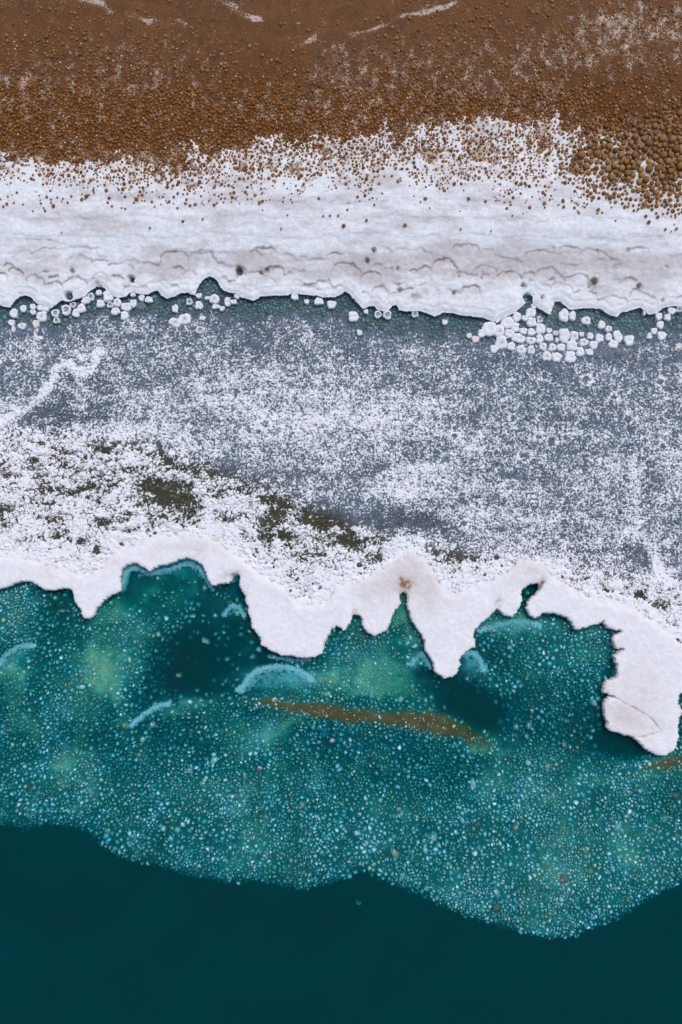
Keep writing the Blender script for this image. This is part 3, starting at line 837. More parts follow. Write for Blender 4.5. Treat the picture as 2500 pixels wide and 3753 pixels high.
# ------------------------------------------------------------------ lower salt shelf
PINK = [(1490, 2080, 110, 70, 1.0), (1560, 2180, 90, 70, .7), (1440, 2150, 60, 40, .6), (1960, 2080, 110, 50, .8), (1350, 2180, 60, 50, .6), (2350, 2560, 90, 160, .5), (2280, 2620, 80, 60, .5), (640, 1990, 120, 30, .35), (760, 2000, 90, 40, .4), (200, 2090, 120, 40, .2)]
RUST = [(1490, 2145, 26, 20, 1.3, -35), (1470, 2125, 12, 20, .8), (1302, 2238, 9, 8, .9), (1828, 2205, 14, 22, .55), (1990, 2130, 9, 18, 1.0, 20), (1975, 2155, 9, 20, .8, 35), (845, 2105, 40, 12, .55, -15), (860, 2108, 14, 10, .6), (890, 2180, 20, 40, .3)]
def shelf_cut(poly, gap):
    def f(x, y):
        P = np.stack([x.ravel(), y.ravel()], 1)
        d = np.full(len(P), -2.0)
        s = np.where((P[:, 1] < 1.5) & (P[:, 1] > -9.6))[0]
        d[s] = sdf(P[s], poly)
        d = d.reshape(x.shape) - gap
        wy = WP(inner[::-1], .3)
        idd = np.interp(x, wy[:, 0], wy[:, 1]) - y
        d = d + (.55 * fbm(x, y, 1.6, 5, 119, .65) - .12) * sstep(.75, .1, idd)
        rag = 1.0
        return d + (0.04 * fbm(x, y, 3.5, 3, 111) + 0.03 * fbm(x, y, 12, 2, 112)) * (np.abs(d) < .4) * rag
    return f

def shelf_z(x, y, phi):
    inner_d = np.interp(x, WP(inner[::-1], .3)[:, 0], WP(inner[::-1], .3)[:, 1]) - y
    k = sstep(-0.1, 0.5, inner_d + .15 * fbm(x, y, 1.5, 2, 113))
    z = 0.22 + 0.11 * k + 0.03 * fbm(x, y, 1.3, 4, 114) + .014 * fbm(x, y, 6, 4, 115, .6)
    return z - .025 * np.exp(-phi / .035)

def shelf_col(x, y, phi):
    px, py = PX(x, y, ZS)
    f = fbm(x, y, 2.0, 4, 116)
    p = np.clip(blobs(px, py, PINK) + .35 * f, 0, 1)[..., None] * .9
    c = np.array([.82, .80, .805]) * (1 - p) + np.array([.68, .61, .59]) * p
    r = np.clip(blobs(px, py, RUST) * (.75 + 1.1 * fbm(x, y, 6, 4, 117, .6)), 0, 1)[..., None]
    c = c * (1 - r) + np.array([.26, .16, .085]) * r
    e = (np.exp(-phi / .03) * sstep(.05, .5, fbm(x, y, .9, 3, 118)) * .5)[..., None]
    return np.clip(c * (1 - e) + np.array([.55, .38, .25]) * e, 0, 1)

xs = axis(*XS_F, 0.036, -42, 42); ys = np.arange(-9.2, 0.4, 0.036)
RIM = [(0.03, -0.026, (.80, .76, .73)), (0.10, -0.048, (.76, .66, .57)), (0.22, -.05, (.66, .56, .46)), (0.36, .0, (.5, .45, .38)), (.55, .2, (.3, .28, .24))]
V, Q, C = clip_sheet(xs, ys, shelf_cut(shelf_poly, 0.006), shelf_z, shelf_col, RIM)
shelf = add('salt_shelf', build_mesh('salt_shelf', V, Q, None, C), M_SHELF,
            label='smooth white salt shelf with lobed edge overhanging the sea', cat='salt shelf', kind='structure')
sx0, sx1 = slab_poly[:, 0].min() - .1, slab_poly[:, 0].max() + .1
sy0, sy1 = slab_poly[:, 1].min() - .1, slab_poly[:, 1].max() + .1
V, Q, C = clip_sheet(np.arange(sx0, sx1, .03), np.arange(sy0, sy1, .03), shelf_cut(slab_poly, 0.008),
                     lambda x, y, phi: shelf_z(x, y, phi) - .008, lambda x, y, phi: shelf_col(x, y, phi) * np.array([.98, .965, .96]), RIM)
ctr = np.array([V[:, 0].mean(), V[:, 1].mean(), V[:, 2].min()])
add('salt_slab', build_mesh('salt_slab', V - ctr, Q, None, C), M_SHELF, loc=tuple(ctr),
    label='pinkish white salt slab broken off the shelf along a curved crack', cat='salt slab')

# 300 largest plates of the crumbled zone, each its own piece of the shelf
bw, bs, bh, bc = BIG_PLATES
for i in range(len(bw)):
    j = bw[i:i + 1]
    V, Q, T, C = pieces(np.zeros(1), np.zeros(1), R[j] * bs[i], A[j], np.zeros(1), bh[i:i + 1], CR, bc[i:i + 1], .06, .05)
    add('salt_plate', build_mesh('salt_plate', V, Q, T, C, False), M_CRUMB, parent=shelf,
        loc=(P[j[0], 0], P[j[0], 1], bedz[j[0]] + .012))

# pale ledge of salt under water along the bays
LEDGE = [(455, 2120, 40, 60, .30), (480, 2075, 40, 30, .30), (560, 2085, 60, 25, .16), (640, 2060, 80, 30, .20), (720, 2060, 50, 40, .22), (765, 2130, 30, 40, .14),
         (850, 2120, 50, 30, .20), (80, 2140, 60, 30, .12), (1320, 2260, 40, 30, .22), (1480, 2180, 30, 30, .14), (1430, 2260, 20, 40, .10), (1780, 2290, 60, 60, .18), (1830, 2240, 50, 24, .20), (1990, 2250, 30, 20, .1),
         (2100, 2270, 30, 30, .16), (2235, 2290, 30, 16, .10), (2255, 2465, 14, 20, .22), (2475, 2600, 12, 40, .12), (1050, 2400, 160, 20, .10), (1250, 2310, 20, 30, .12), (385, 2180, 40, 40, .1), (920, 2330, 10, 60, .06)]
def ledge_phi(x, y):
    P = np.stack([x.ravel(), y.ravel()], 1)
    d = np.full(len(P), -2.0)
    s = np.where((P[:, 1] < -.5) & (P[:, 1] > -9.6))[0]
    d[s] = sdf(P[s], shelf_poly)
    d = d.reshape(x.shape)
    px, py = PX(x, y, 0)
    w = blobs(px, py, LEDGE) * (1 + .5 * fbm(x, y, 3, 3, 121)) - .04
    return np.minimum(d + w, .35 - d)
xs = np.arange(-13.9, 13.9, .045); ys = np.arange(-9.0, -.6, .045)
V, Q, C = clip_sheet(xs, ys, ledge_phi, lambda x, y, phi: -.035 - .10 * np.exp(-phi / .10) + .02 * fbm(x, y, 5, 3, 122),
                     lambda x, y, phi: np.ones(x.shape + (3,)) * np.array([.72, .74, .72]) * (1 + .25 * fbm(x, y, 5, 3, 123)[..., None]),
                     [(.06, .03, (.5, .5, .45)), (.3, .1, (.3, .3, .25))])
add('submerged_ledge', build_mesh('submerged_ledge', V, Q, None, np.clip(C, 0, 1)), M_SHELF, parent=shelf)

# ------------------------------------------------------------------ sea bed, sea, pebbles
PEB_T = [[.3, .1, .1, .1, 0, 0, .3, .1, .1, .2, 0],
         [.95, .25, .2, .25, .2, .2, .65, .3, .3, .5, 0],
         [.95, .3, .7, .15, .25, .5, .5, .4, .5, .8, .3],
         [.65, .4, .7, .08, .15, .7, .3, .3, .7, .75, .3],
         [.5, .62, .62, .12, .3, .65, .3, .3, .62, .62, .4],
         [.52, .65, .35, .42, .5, .5, .4, .15, .52, .3, .6],
         [.56, .6, .5, .5, .6, .5, .5, .45, .52, .25, .6],
         [.7, .66, .6, .6, .62, .6, .5, .6, .7, .6, .75],
         [.72, .76, .7, .72, .72, .7, .7, .76, .9, .85, .74],
         [.68, .72, .72, .76, .76, .76, .7, .76, .84, .84, .76],
         [.7, .7, .72, .76, .82, .82, .76, .8, .88, .84, .84],
         [.7, .7, .7, .72, .78, .76, .82, .86, .88, .84, .84],
         [.7, .7, .7, .7, .75, .75, .8, .84, .88, .86, .84],
         [.7, .7, .7, .7, .75, .75, .8, .84, .88, .86, .84]]
PEB_SPOTS = [(1100, 2600, 3000, 700, .03), (720, 2390, 150, 90, -.25), (660, 2480, 100, 50, -.2), (950, 2420, 40, 60, -.3), (1730, 2600, 110, 60, -.45, 30), (2270, 2730, 80, 40, -.6), (2230, 2600, 24, 70, -.4), (560, 2560, 90, 40, -.25),
             (950, 2570, 120, 18, .05), (1060, 2600, 220, 22, .12, 6), (1450, 2640, 220, 26, .15, 8), (2440, 2790, 80, 30, .25), (100, 2200, 120, 80, .1), (480, 2270, 120, 70, .1), (200, 2210, 50, 30, -.35),
             (600, 2150, 130, 70, -.1), (1550, 2500, 70, 40, -.3), (2240, 2480, 16, 80, -.3), (1330, 2330, 100, 60, .1), (2130, 2380, 100, 70, .1), (400, 2420, 120, 80, .06), (1500, 2870, 200, 80, -.12), (300, 2700, 300, 60, -.08)]
GREEN = [(600, 2160, 170, 100, .9), (330, 2400, 110, 130, .85), (420, 2470, 90, 60, .6), (1520, 2330, 90, 150, .8), (1430, 2480, 90, 40, .9), (1480, 2540, 90, 40, .7), (1060, 2500, 130, 40, .8), (1900, 2290, 160, 40, .8), (1850, 2260, 80, 30, .5),
         (950, 2720, 90, 40, .7, -40), (1020, 2660, 80, 30, .6, -30), (690, 2580, 80, 18, .7, -12), (230, 2820, 100, 60, .5), (1830, 2740, 160, 30, .6), (2180, 2820, 160, 40, .5), (2230, 3150, 200, 60, .3), (900, 2390, 40, 60, .8), (1500, 2960, 120, 40, .4), (760, 2890, 120, 40, .4), (1950, 2440, 120, 80, .3), (60, 2460, 60, 30, .7), (460, 2660, 30, 30, .6), (1350, 2420, 120, 60, .5), (850, 2330, 60, 60, .5), (600, 2500, 60, 40, -.3), (1250, 2500, 150, 40, .5), (270, 2620, 200, 60, .3)]
BROWN = [(950, 2570, 60, 16, .7), (1060, 2586, 120, 26, 1.0, 6), (1190, 2604, 90, 34, 1.1, 6), (1330, 2625, 110, 32, 1.0, 4), (1480, 2634, 120, 36, 1.2, 3), (1620, 2658, 100, 46, 1.3, 10), (1740, 2698, 90, 28, .9, 32), (2470, 2790, 70, 26, 1.3, -8), (2380, 2800, 60, 14, .6), (1360, 2330, 50, 80, .2), (230, 2215, 60, 30, .6), (820, 2210, 40, 40, .4), (1880, 2290, 120, 20, .3)]

def peb_level(x, y):
    px, py = PX(x, y, -.1)
    wx = px + 40 * fbm(x, y, .6, 3, 131); wy = py + 30 * fbm(x, y, .6, 3, 132)
    return np.clip(table(PEB_T, 2100, 100, wx, wy) + blobs(wx, wy, PEB_SPOTS) + .14 * fbm(x, y, .8, 4, 133, .6), 0, 1)

def bank_phi(x, y):
    P = np.stack([np.ravel(x), np.ravel(y)], 1)
    d = sdf(P, bank_poly).reshape(np.shape(x))
    return d + (.20 * fbm(x, y, 1.5, 5, 134, .75))

def sea_fields(x, y):
    px, py = PX(x, y, -.2)
    p = peb_level(x, y)
    gx = px + 50 * fbm(x, y, 1.0, 4, 135, .6); gy = py + 40 * fbm(x, y, 1.0, 4, 136, .6)
    gr = np.clip(blobs(gx, gy, [(g[0], g[1], g[2] * 1.35, g[3] * 1.35, g[4] * .85) + g[5:] for g in GREEN]) * (1 + .7 * fbm(x, y, 1.6, 4, 140, .6)) + .5 * sstep(.0, .5, fbm(x, y, .45, 4, 150, .6)), 0, 1); br = np.clip(blobs(px + 30 * fbm(x, y, 2.0, 5, 137, .65), py + 22 * fbm(x, y, 2.0, 5, 138, .65), BROWN), 0, 1.2)
    phi = bank_phi(x, y)
    depth = (.085 + .30 * (1 - p) ** 1.3) * (1 - .7 * np.clip(gr, 0, 1))
    depth = depth * (1 - np.clip(br, 0, 1)) + .03 * np.clip(br, 0, 1)
    hole = np.clip(blobs(px, py, [(2275, 2725, 60, 34, 1.0, 15), (1740, 2590, 110, 50, .8, 35), (700, 2400, 110, 60, .45), (880, 2330, 60, 80, .4), (640, 2480, 80, 40, .4), (2225, 2600, 20, 60, .5), (1560, 2470, 40, 30, .4)]), 0, 1)
    depth = depth + .5 * hole
    depth = np.maximum(depth, .02) + .10 * sstep(.55, 0, phi)
    drop = sstep(.20, -.75, phi)
    depth = depth * (1 - drop) + 3.2 * drop
    return px, py, p, gr, br, phi, depth, hole

MILK = [(1005, 2492, 120, 34, .95), (1080, 2480, 60, 26, .5), (1722, 2430, 42, 48, .9), (1870, 2296, 120, 24, .8), (1535, 2425, 28, 26, .7), (560, 2606, 70, 16, .6, -32), (60, 2402, 70, 24, .7, -30),
        (955, 2700, 90, 24, .6, -38), (880, 2240, 40, 30, .7), (640, 2085, 150, 22, .6), (2130, 2290, 60, 30, .4), (1330, 2400, 120, 50, .3), (1560, 2640, 0.1, .1, 0)]
xs = axis(*XS_F, 0.09, -42, 42); ys = axis(-16.5, -.9, 0.09, -75, None)
X, Y = np.meshgrid(xs, ys)
px_, py_, p_, gr_, br_, phi_, dep_, hole_ = sea_fields(X, Y)
mk_ = np.clip(blobs(px_ + 25 * fbm(X, Y, 2.0, 4, 145, .6), py_ + 18 * fbm(X, Y, 2.0, 4, 146, .6), MILK) * (1 + .6 * fbm(X, Y, 3.5, 4, 147, .6)), 0, 1) * (dep_ < .6)
Zs = -(dep_ * (1 - mk_) + np.minimum(dep_, .07) * mk_)
mk_ = mk_[..., None]
cs = np.array([.22, .31, .25]) * np.ones(X.shape + (1,))
g_ = np.clip(gr_, 0, 1)[..., None]; b_ = np.clip(br_, 0, 1)[..., None]
cs = cs * (1 - g_) + np.array([.46, .54, .30]) * g_
cs = cs * (1 - b_) + np.array([.26, .105, .033]) * b_
cs = cs * (1 - mk_) + np.array([.50, .62, .62]) * mk_
cs = cs * (1 + .35 * fbm(X, Y, 1.8, 4, 139)[..., None])
V, Q = sheet(X, Y, Zs)
add('seabed', build_mesh('seabed', V, Q, None, np.clip(cs, 0, 1).reshape(-1, 3)), M_SEABED,
    label='silty seabed sloping from the shelf into deep water', cat='seabed', kind='structure')
add('sea', box_mesh('sea', -41, 41, -74, -.85, -3.6, 0.0), M_SEA,
    label='clear teal sea, dark and deep along the bottom', cat='sea', kind='structure')

# distinct stones in the water: (px, py, w, h, tilt, colour, label)
G_ = (.46, .52, .40); GW = (.66, .70, .64); TN = (.55, .44, .30); BR = (.25, .17, .12); WH = (.74, .77, .78); OLV = (.40, .40, .24); PKB = (.42, .30, .25); DK = (.16, .14, .10); OR = (.58, .38, .20); GY = (.50, .52, .50)
STONES = [
 (219, 2217, 56, 30, -5, DK, 'long dark brown stone under water beside the left salt spike'),
 (227, 2240, 32, 13, 0, TN, 'thin tan stone just below the long dark one near the left spike'),
 (299, 2520, 31, 20, -10, WH, 'flat white stone among small pebbles left of the dark clearing'),
 (654, 2476, 28, 20, 10, TN, 'tan stone at the lower edge of the dark green clearing'),
 (482, 2586, 15, 20, 20, GW, 'small pale stone just above the short foam streak'),
 (437, 2576, 21, 28, 15, PKB, 'greyish tan upright stone left of the short foam streak'),
 (558, 2658, 22, 30, 20, GY, 'grey triangular stone right of the yellowish boulder'),
 (458, 2660, 38, 42, 10, OLV, 'yellowish olive boulder at the lower end of the foam streak'),
 (948, 2381, 24, 26, 30, WH, 'bright icy white stone beside the big central salt lobe'),
 (705, 2259, 25, 18, -15, WH, 'small white stone in the upper green bay'),
 (753, 2351, 42, 22, 30, GW, 'long pale stone lying aslant in the dark green clearing'),
 (578, 2271, 30, 32, 0, G_, 'round greenish stone in the green bay near the left'),
 (748, 2156, 20, 26, 15, G_, 'green upright stone near the top of the left bay'),
 (1199, 2544, 42, 20, -12, G_, 'long grey green stone right of the large foam crescent'),
 (1006, 2566, 32, 24, -10, TN, 'angular tan stone on the brown sediment streak below the foam crescent'),
 (1056, 2578, 20, 21, 0, OR, 'small orange stone next to the angular tan one'),
 (1148, 2665, 17, 24, 15, GY, 'small upright grey stone below the brown streak'),
 (522, 2712, 24, 24, 0, GY, 'round grey stone below the grey triangular one'),
 (1519, 2369, 26, 14, -25, WH, 'thin white chip close to the forked salt lobe'),
 (1505, 2339, 15, 30, -15, GW, 'narrow upright pale chip above the thin white chip'),
 (1429, 2470, 30, 20, 0, G_, 'flat green stone in milky water left of the pointed lobe'),
 (1469, 2564, 20, 26, 30, GW, 'pale stone above the middle of the brown streak'),
 (1818, 2575, 22, 22, 0, PKB, 'single pinkish tan stone in the dark open patch'),
 (1951, 2606, 20, 20, 10, G_, 'small pale green stone right of the dark open patch'),
 (2178, 2578, 24, 30, -20, G_, 'tan green stone just left of the broken slab'),
 (2206, 2570, 32, 22, 10, DK, 'dark stone half hidden by the broken slab'),
 (1939, 2661, 24, 29, 0, GY, 'grey angular stone below the right bay'),
 (1892, 2665, 22, 28, 25, G_, 'greenish upright stone left of the grey angular one'),
 (2071, 2733, 28, 46, -10, BR, 'tall dark brown stone left of the dark hole by the slab'),
 (1868, 2375, 22, 22, 0, G_, 'round green stone in the right bay'),
 (331, 2903, 26, 42, -28, GY, 'long grey wedge stone in the lower left pebble bank'),
 (394, 3048, 31, 29, 20, TN, 'tan and white stone on the outer left rim of the bank'),
 (740, 2874, 30, 24, -10, TN, 'rounded tan stone in the left middle of the bank'),
 (951, 2818, 28, 30, 0, BR, 'reddish brown stone with a dark gap beside it'),
 (695, 2826, 29, 30, 15, GY, 'pale grey block up and left of the rounded tan stone'),
 (785, 2789, 26, 38, 25, GW, 'upright pale wedge above the rounded tan stone'),
 (897, 2851, 26, 20, -15, PKB, 'small pinkish stone left of the reddish brown one'),
 (510, 2768, 18, 22, 0, PKB, 'small pink stone in the left bank below the boulder'),
 (610, 3015, 26, 16, 5, BR, 'flat brown stone above the pair of white ones'),
 (650, 3043, 26, 25, 0, WH, 'bright white stone, right one of the close pair'),
 (599, 3039, 20, 24, 0, WH, 'bright white stone, left one of the close pair'),
 (991, 3140, 20, 23, 0, BR, 'small dark brown stone near the outer middle rim'),
 (865, 2919, 18, 29, 0, PKB, 'upright brownish stone below the reddish brown one'),
 (231, 2812, 40, 44, 0, G_, 'large blurred green stone low in the left bank'),
 (1108, 2951, 24, 28, 0, TN, 'tan stone near the centre of the bank'),
 (1937, 2797, 27, 25, 40, WH, 'white square stone, left of two near the slab'),
 (2007, 2808, 30, 23, -10, TN, 'tan four-sided stone right of the white square one'),
 (1735, 2875, 24, 58, -10, GW, 'tall narrow green white spike of stone'),
 (1589, 3071, 32, 44, 5, GW, 'bright green white block in the lower middle of the bank'),
 (1448, 3130, 34, 42, -15, TN, 'large tan stone with a ragged lower end'),
 (1477, 3212, 31, 32, 0, GY, 'round grey stone close to the outer rim'),
 (2266, 3033, 35, 38, 20, GW, 'pale stone with bright ridge in the right bank'),
 (2149, 3118, 40, 40, 0, OLV, 'round olive brown stone in the right bank'),
 (2067, 3226, 46, 50, -30, BR, 'largest dark brown stone with a white streak'),
 (1820, 3330, 34, 40, 20, BR, 'brown stone on the outer lower rim'),
 (1820, 3270, 24, 32, -35, GW, 'pale slanted stone above the brown rim stone'),
 (1892, 3035, 28, 33, 20, TN, 'tan triangular stone in the right middle bank'),
 (1752, 3023, 20, 32, 15, BR, 'upright brown stone left of the tan triangular one'),
 (2438, 3003, 44, 36, -25, G_, 'wide green stone near the right border'),
 (2481, 2919, 46, 52, 0, DK, 'big dark stone cut by the right border'),
 (2485, 3067, 28, 34, 0, PKB, 'pinkish stone at the right border below the green one'),
 (2167, 3194, 24, 32, 10, OR, 'tan upright stone under the round olive one'),
 (2330, 2899, 32, 28, 0, BR, 'brown stone up and left of the wide green one'),
 (2298, 2995, 32, 18, 0, OLV, 'flat olive stone above the one with bright ridge'),
 (1314, 3315, 30, 18, 10, TN, 'lone tan stone out in the dark deep water'),
 (1565, 3258, 24, 24, 30, TN, 'tan stone on the outer rim right of the grey one'),
 (2227, 3198, 29, 22, 0, GY, 'pale grey stone right of the tan upright one'),
 (1282, 3214, 19, 20, 0, WH, 'small white stone at the notch of the outer rim'),
 (1695, 3009, 16, 26, -20, WH, 'small bright white sliver left of the upright brown stone'),
 (1461, 2967, 24, 22, 0, TN, 'small tan stone above the green white block'),
 (1445, 3067, 22, 22, 0, GY, 'small grey stone above the ragged tan one'),
 (1310, 3055, 29, 22, 10, GW, 'pale flat stone in the lower centre of the bank'),
 (1559, 3116, 17, 36, -20, WH, 'narrow white splinter below the green white block'),
]

# pebbles of the bank
Pa = hexpts(-13.9, 13.9, -16.2, -1.6, .19, .08, .6); Pb = hexpts(-13.9, 13.9, -16.2, -1.6, .112, .14, .6)
def coarse(p): return .5 * fbm(p[:, 0], p[:, 1], .45, 3, 148) + .6 * fbm(p[:, 0], p[:, 1], 2.2, 3, 149)
P1 = np.concatenate([Pa[coarse(Pa) > .02], Pb[coarse(Pb) <= .02]])
px1, py1 = PX(P1[:, 0], P1[:, 1], -.1)
sd = sdf(P1, shelf_poly)
sl = sdf(P1, slab_poly)
ph = bank_phi(P1[:, 0], P1[:, 1])
k = (sd < -.02) & (sl < -.02) & (ph > -.12 - .6 * rng.random(len(ph)) ** 3) & (P1[:, 1] < np.interp(P1[:, 0], WP(inner[::-1], .3)[:, 0], WP(inner[::-1], .3)[:, 1]))
P1 = P1[k]
_, _, p1, gr1, br1, ph1, dep1, hole1 = sea_fields(P1[:, 0], P1[:, 1])
nn = fbm(P1[:, 0], P1[:, 1], 1.6, 3, 141)
stone_xy = WP([(q[0], q[1]) for q in STONES], -.03)
ds_ = np.min(np.hypot(P1[:, None, 0] - stone_xy[None, :, 0], P1[:, None, 1] - stone_xy[None, :, 1]), 1)
kp = (ds_ > .17) & (rng.random(len(P1)) < np.clip((p1 + .25 * nn) * 1.9 - .12, .08, .97) * (1 - .9 * hole1) * (1 - .25 * np.clip(br1, 0, 1)))
P1, p1, gr1, br1, dep1, ph1 = P1[kp], p1[kp], gr1[kp], br1[kp], dep1[kp], ph1[kp]
R1, A1 = cells(P1, 8, .15)
n1 = len(P1)
sz = np.clip(rng.lognormal(-.05, .30, n1), .4, 1.15)
sz = sz * (.55 + .45 * sstep(-.1, .35, ph1 + .2 * rng.random(n1)))
R1 = R1 * (sz * .88)[:, None] * (1 + .10 * rng.standard_normal(R1.shape))
h1 = R1.mean(1) * rng.uniform(1.4, 2.4, n1) + .02
bright = rng.random(n1)
lv = np.clip(p1 + .2 * rng.standard_normal(n1), 0, 1)
cA = np.array([.72, .78, .80]); cB = np.array([.27, .40, .30]); cC = np.array([.42, .33, .24])
mixw = sstep(.45, 1.05, lv * .62 + bright * .55 + .6 * fbm(P1[:, 0], P1[:, 1], .8, 4, 143, .6))[:, None]
c1 = cA * mixw + cB * (1 - mixw)
tan = (rng.random(n1) < .05)[:, None]
c1 = np.where(tan, cC * rng.uniform(.7, 1.2, (n1, 1)), c1) * rng.uniform(.75, 1.2, (n1, 1))
c1 = c1 * (1 - .4 * np.clip(br1, 0, 1)[:, None]) + np.array([.6, .5, .36]) * .4 * np.clip(br1, 0, 1)[:, None]
zt = np.minimum(-dep1 + h1 - .015, .014 - .055 * rng.random(n1) - .03 * (1 - lv))
zb1 = zt - h1
order = np.argsort(-R1.mean(1))
inview = (np.abs(P1[order, 0]) < 12.2) & (P1[order, 1] > -15.9) & (lv[order] > .45)
bigp = order[inview][:240]
rest = np.setdiff1d(np.arange(n1), bigp)
PEB = [(.88, 0.0), (1.0, .34), (.66, .80)]
V, Q, T, C = pieces(P1[rest, 0], P1[rest, 1], R1[rest], A1[rest], zb1[rest], h1[rest], PEB, c1[rest], .07, .10)
add('sea_pebbles', build_mesh('sea_pebbles', V, Q, T, C, True), M_PEBBLE,
    label='mass of pale salt pebbles under the shallow teal water', cat='pebbles', kind='stuff')
P2 = hexpts(-13.6, 13.6, -16.1, -1.6, .085, .0, .7)
f2 = fbm(P2[:, 0], P2[:, 1], .7, 4, 144, .6)
P2 = P2[rng.random(len(P2)) < np.clip(.22 + .9 * f2, .02, .8)]
P2 = P2[(sdf(P2, shelf_poly) < -.02) & (sdf(P2, slab_poly) < -.02) & (P2[:, 1] < np.interp(P2[:, 0], WP(inner[::-1], .3)[:, 0], WP(inner[::-1], .3)[:, 1]))]
_, _, p2, g2_, b2_, ph2, dep2, ho2 = sea_fields(P2[:, 0], P2[:, 1])
k2_ = (ph2 > -.05 - .5 * rng.random(len(P2)) ** 4) & (p2 > .25) & (ho2 < .3)
P2, p2, dep2 = P2[k2_], p2[k2_], dep2[k2_]
n2_ = len(P2); rr2 = rng.uniform(.014, .032, n2_)
V, Q, T, C = pieces(P2[:, 0], P2[:, 1], rr2[:, None] * rng.uniform(.6, 1.3, (n2_, 5)), rng.random((n2_, 1)) * 6.28 + np.arange(5)[None] * 1.2566,
                    np.minimum(-dep2 * .55, -.01 - .05 * rng.random(n2_)) - .04, np.full(n2_, .05), [(1.2, 0), (.8, .75)], np.tile(np.array([.74, .80, .82]), (n2_, 1)) * rng.uniform(.6, 1.1, (n2_, 1)), .1, .05)
add('sea_grit', build_mesh('sea_grit', V, Q, T, C, True), M_PEBBLE,
    label='fine pale salt grit glinting between the sea pebbles', cat='grit', kind='stuff')
def rock_mesh(name, K, rings, R, H, colr, seed, rough=.10, sharp=False):
    r = np.random.default_rng(seed)
    ang = np.arange(K) * 2 * math.pi / K + r.uniform(-.18, .18, K)
    V = []
    C = []
    for (rs, hs) in rings:
        for a_, rr in zip(ang, R):
            q = rr * rs * (1 + rough * r.standard_normal())
            V.append((q * math.cos(a_), q * math.sin(a_), H * hs * (1 + rough * .6 * r.standard_normal())))
    V.append((0, 0, H))
    V = np.array(V)
    m = len(V); nR = len(rings)
    k = np.arange(K); k2 = (k + 1) % K
    Q = np.concatenate([np.stack([i * K + k, i * K + k2, (i + 1) * K + k2, (i + 1) * K + k], -1) for i in range(nR - 1)])
    T = np.stack([(nR - 1) * K + k, (nR - 1) * K + k2, np.full(K, m - 1)], -1)
    C = np.tile(np.asarray(colr, float), (m, 1)) * (1 + .07 * r.standard_normal((m, 1)))
    return V, Q, T, np.clip(C, 0, 1)
ORD = ['first', 'second', 'third', 'fourth', 'fifth', 'sixth', 'seventh', 'eighth', 'ninth', 'tenth', 'eleventh', 'twelfth', 'thirteenth', 'fourteenth', 'fifteenth', 'sixteenth', 'seventeenth', 'eighteenth', 'nineteenth', 'twentieth']
def ranked(seen, key, text):
    """the biggest ones of a kind are told apart by size, the rest share one label"""
    k = seen.get(key, 0); seen[key] = k + 1
    if k == 0: return 'largest ' + text
    if k < 12: return ORD[k] + ' largest ' + text
    return 'one of many middling ' + text.replace('pebble', 'pebbles', 1).replace('ball', 'balls', 1)
def where_word(px, py):
    h = 'left' if px < 840 else ('middle' if px < 1670 else 'right')
    return h
rank_ = {}
for i in bigp:
    a_ = A1[i] - A1[i][0]
    V, Q, T, C = pieces(np.zeros(1), np.zeros(1), R1[i:i + 1], A1[i:i + 1], np.zeros(1), h1[i:i + 1], [(.8, 0), (1.0, .35), (.9, .62), (.6, .88)], c1[i:i + 1], .06, .06)
    qx, qy = PX(P1[i, 0], P1[i, 1], -.1)
    add('sea_pebble', build_mesh('sea_pebble', V, Q, T, C, True), M_PEBBLE, loc=(P1[i, 0], P1[i, 1], zb1[i]),
        label=ranked(rank_, where_word(qx, qy), 'pale sea pebble in the %s third of the bank' % where_word(qx, qy)), cat='pebble',
        group='larger pebbles of the sea bank, %s third' % where_word(qx, qy))

# distinct stones in the water: (px, py, w, h, tilt, colour, label)
RK = [(.86, 0), (1.0, .3), (.93, .6), (.62, .9), (.3, .98)]
for i, (sx, sy, sw, sh, tilt, rgb, lab) in enumerate(STONES):
    x, y = W(sx, sy, -.03)
    rr = np.random.default_rng(900 + i)
    K = 11
    th = np.arange(K) * 2 * math.pi / K
    base = 1.15 / np.sqrt((np.cos(th) / (sw / 200)) ** 2 + (np.sin(th) / (sh / 200)) ** 2)
    base = base * (1 + .10 * rr.standard_normal(K))
    H = min(sw, sh) / 100 * .75
    V, Q, T, C = rock_mesh('stone', K, RK, base, H, np.array(rgb) * .78, 300 + i, .07)
    d = float(sea_fields(np.array([x]), np.array([y]))[6][0])
    topz = -.008 - .03 * rr.random() if i not in (0, 11, 25, 43, 64) else -.09
    H2 = max(H, min(d, .4) * .9 + topz + .02)
    V[:, 2] *= H2 / H
    o_ = add('stone', build_mesh('stone', V, Q, T, C, False), M_PEBBLE, loc=(x, y, topz - H2), label=lab, cat='stone')
    o_.rotation_euler.z = math.radians(-tilt)

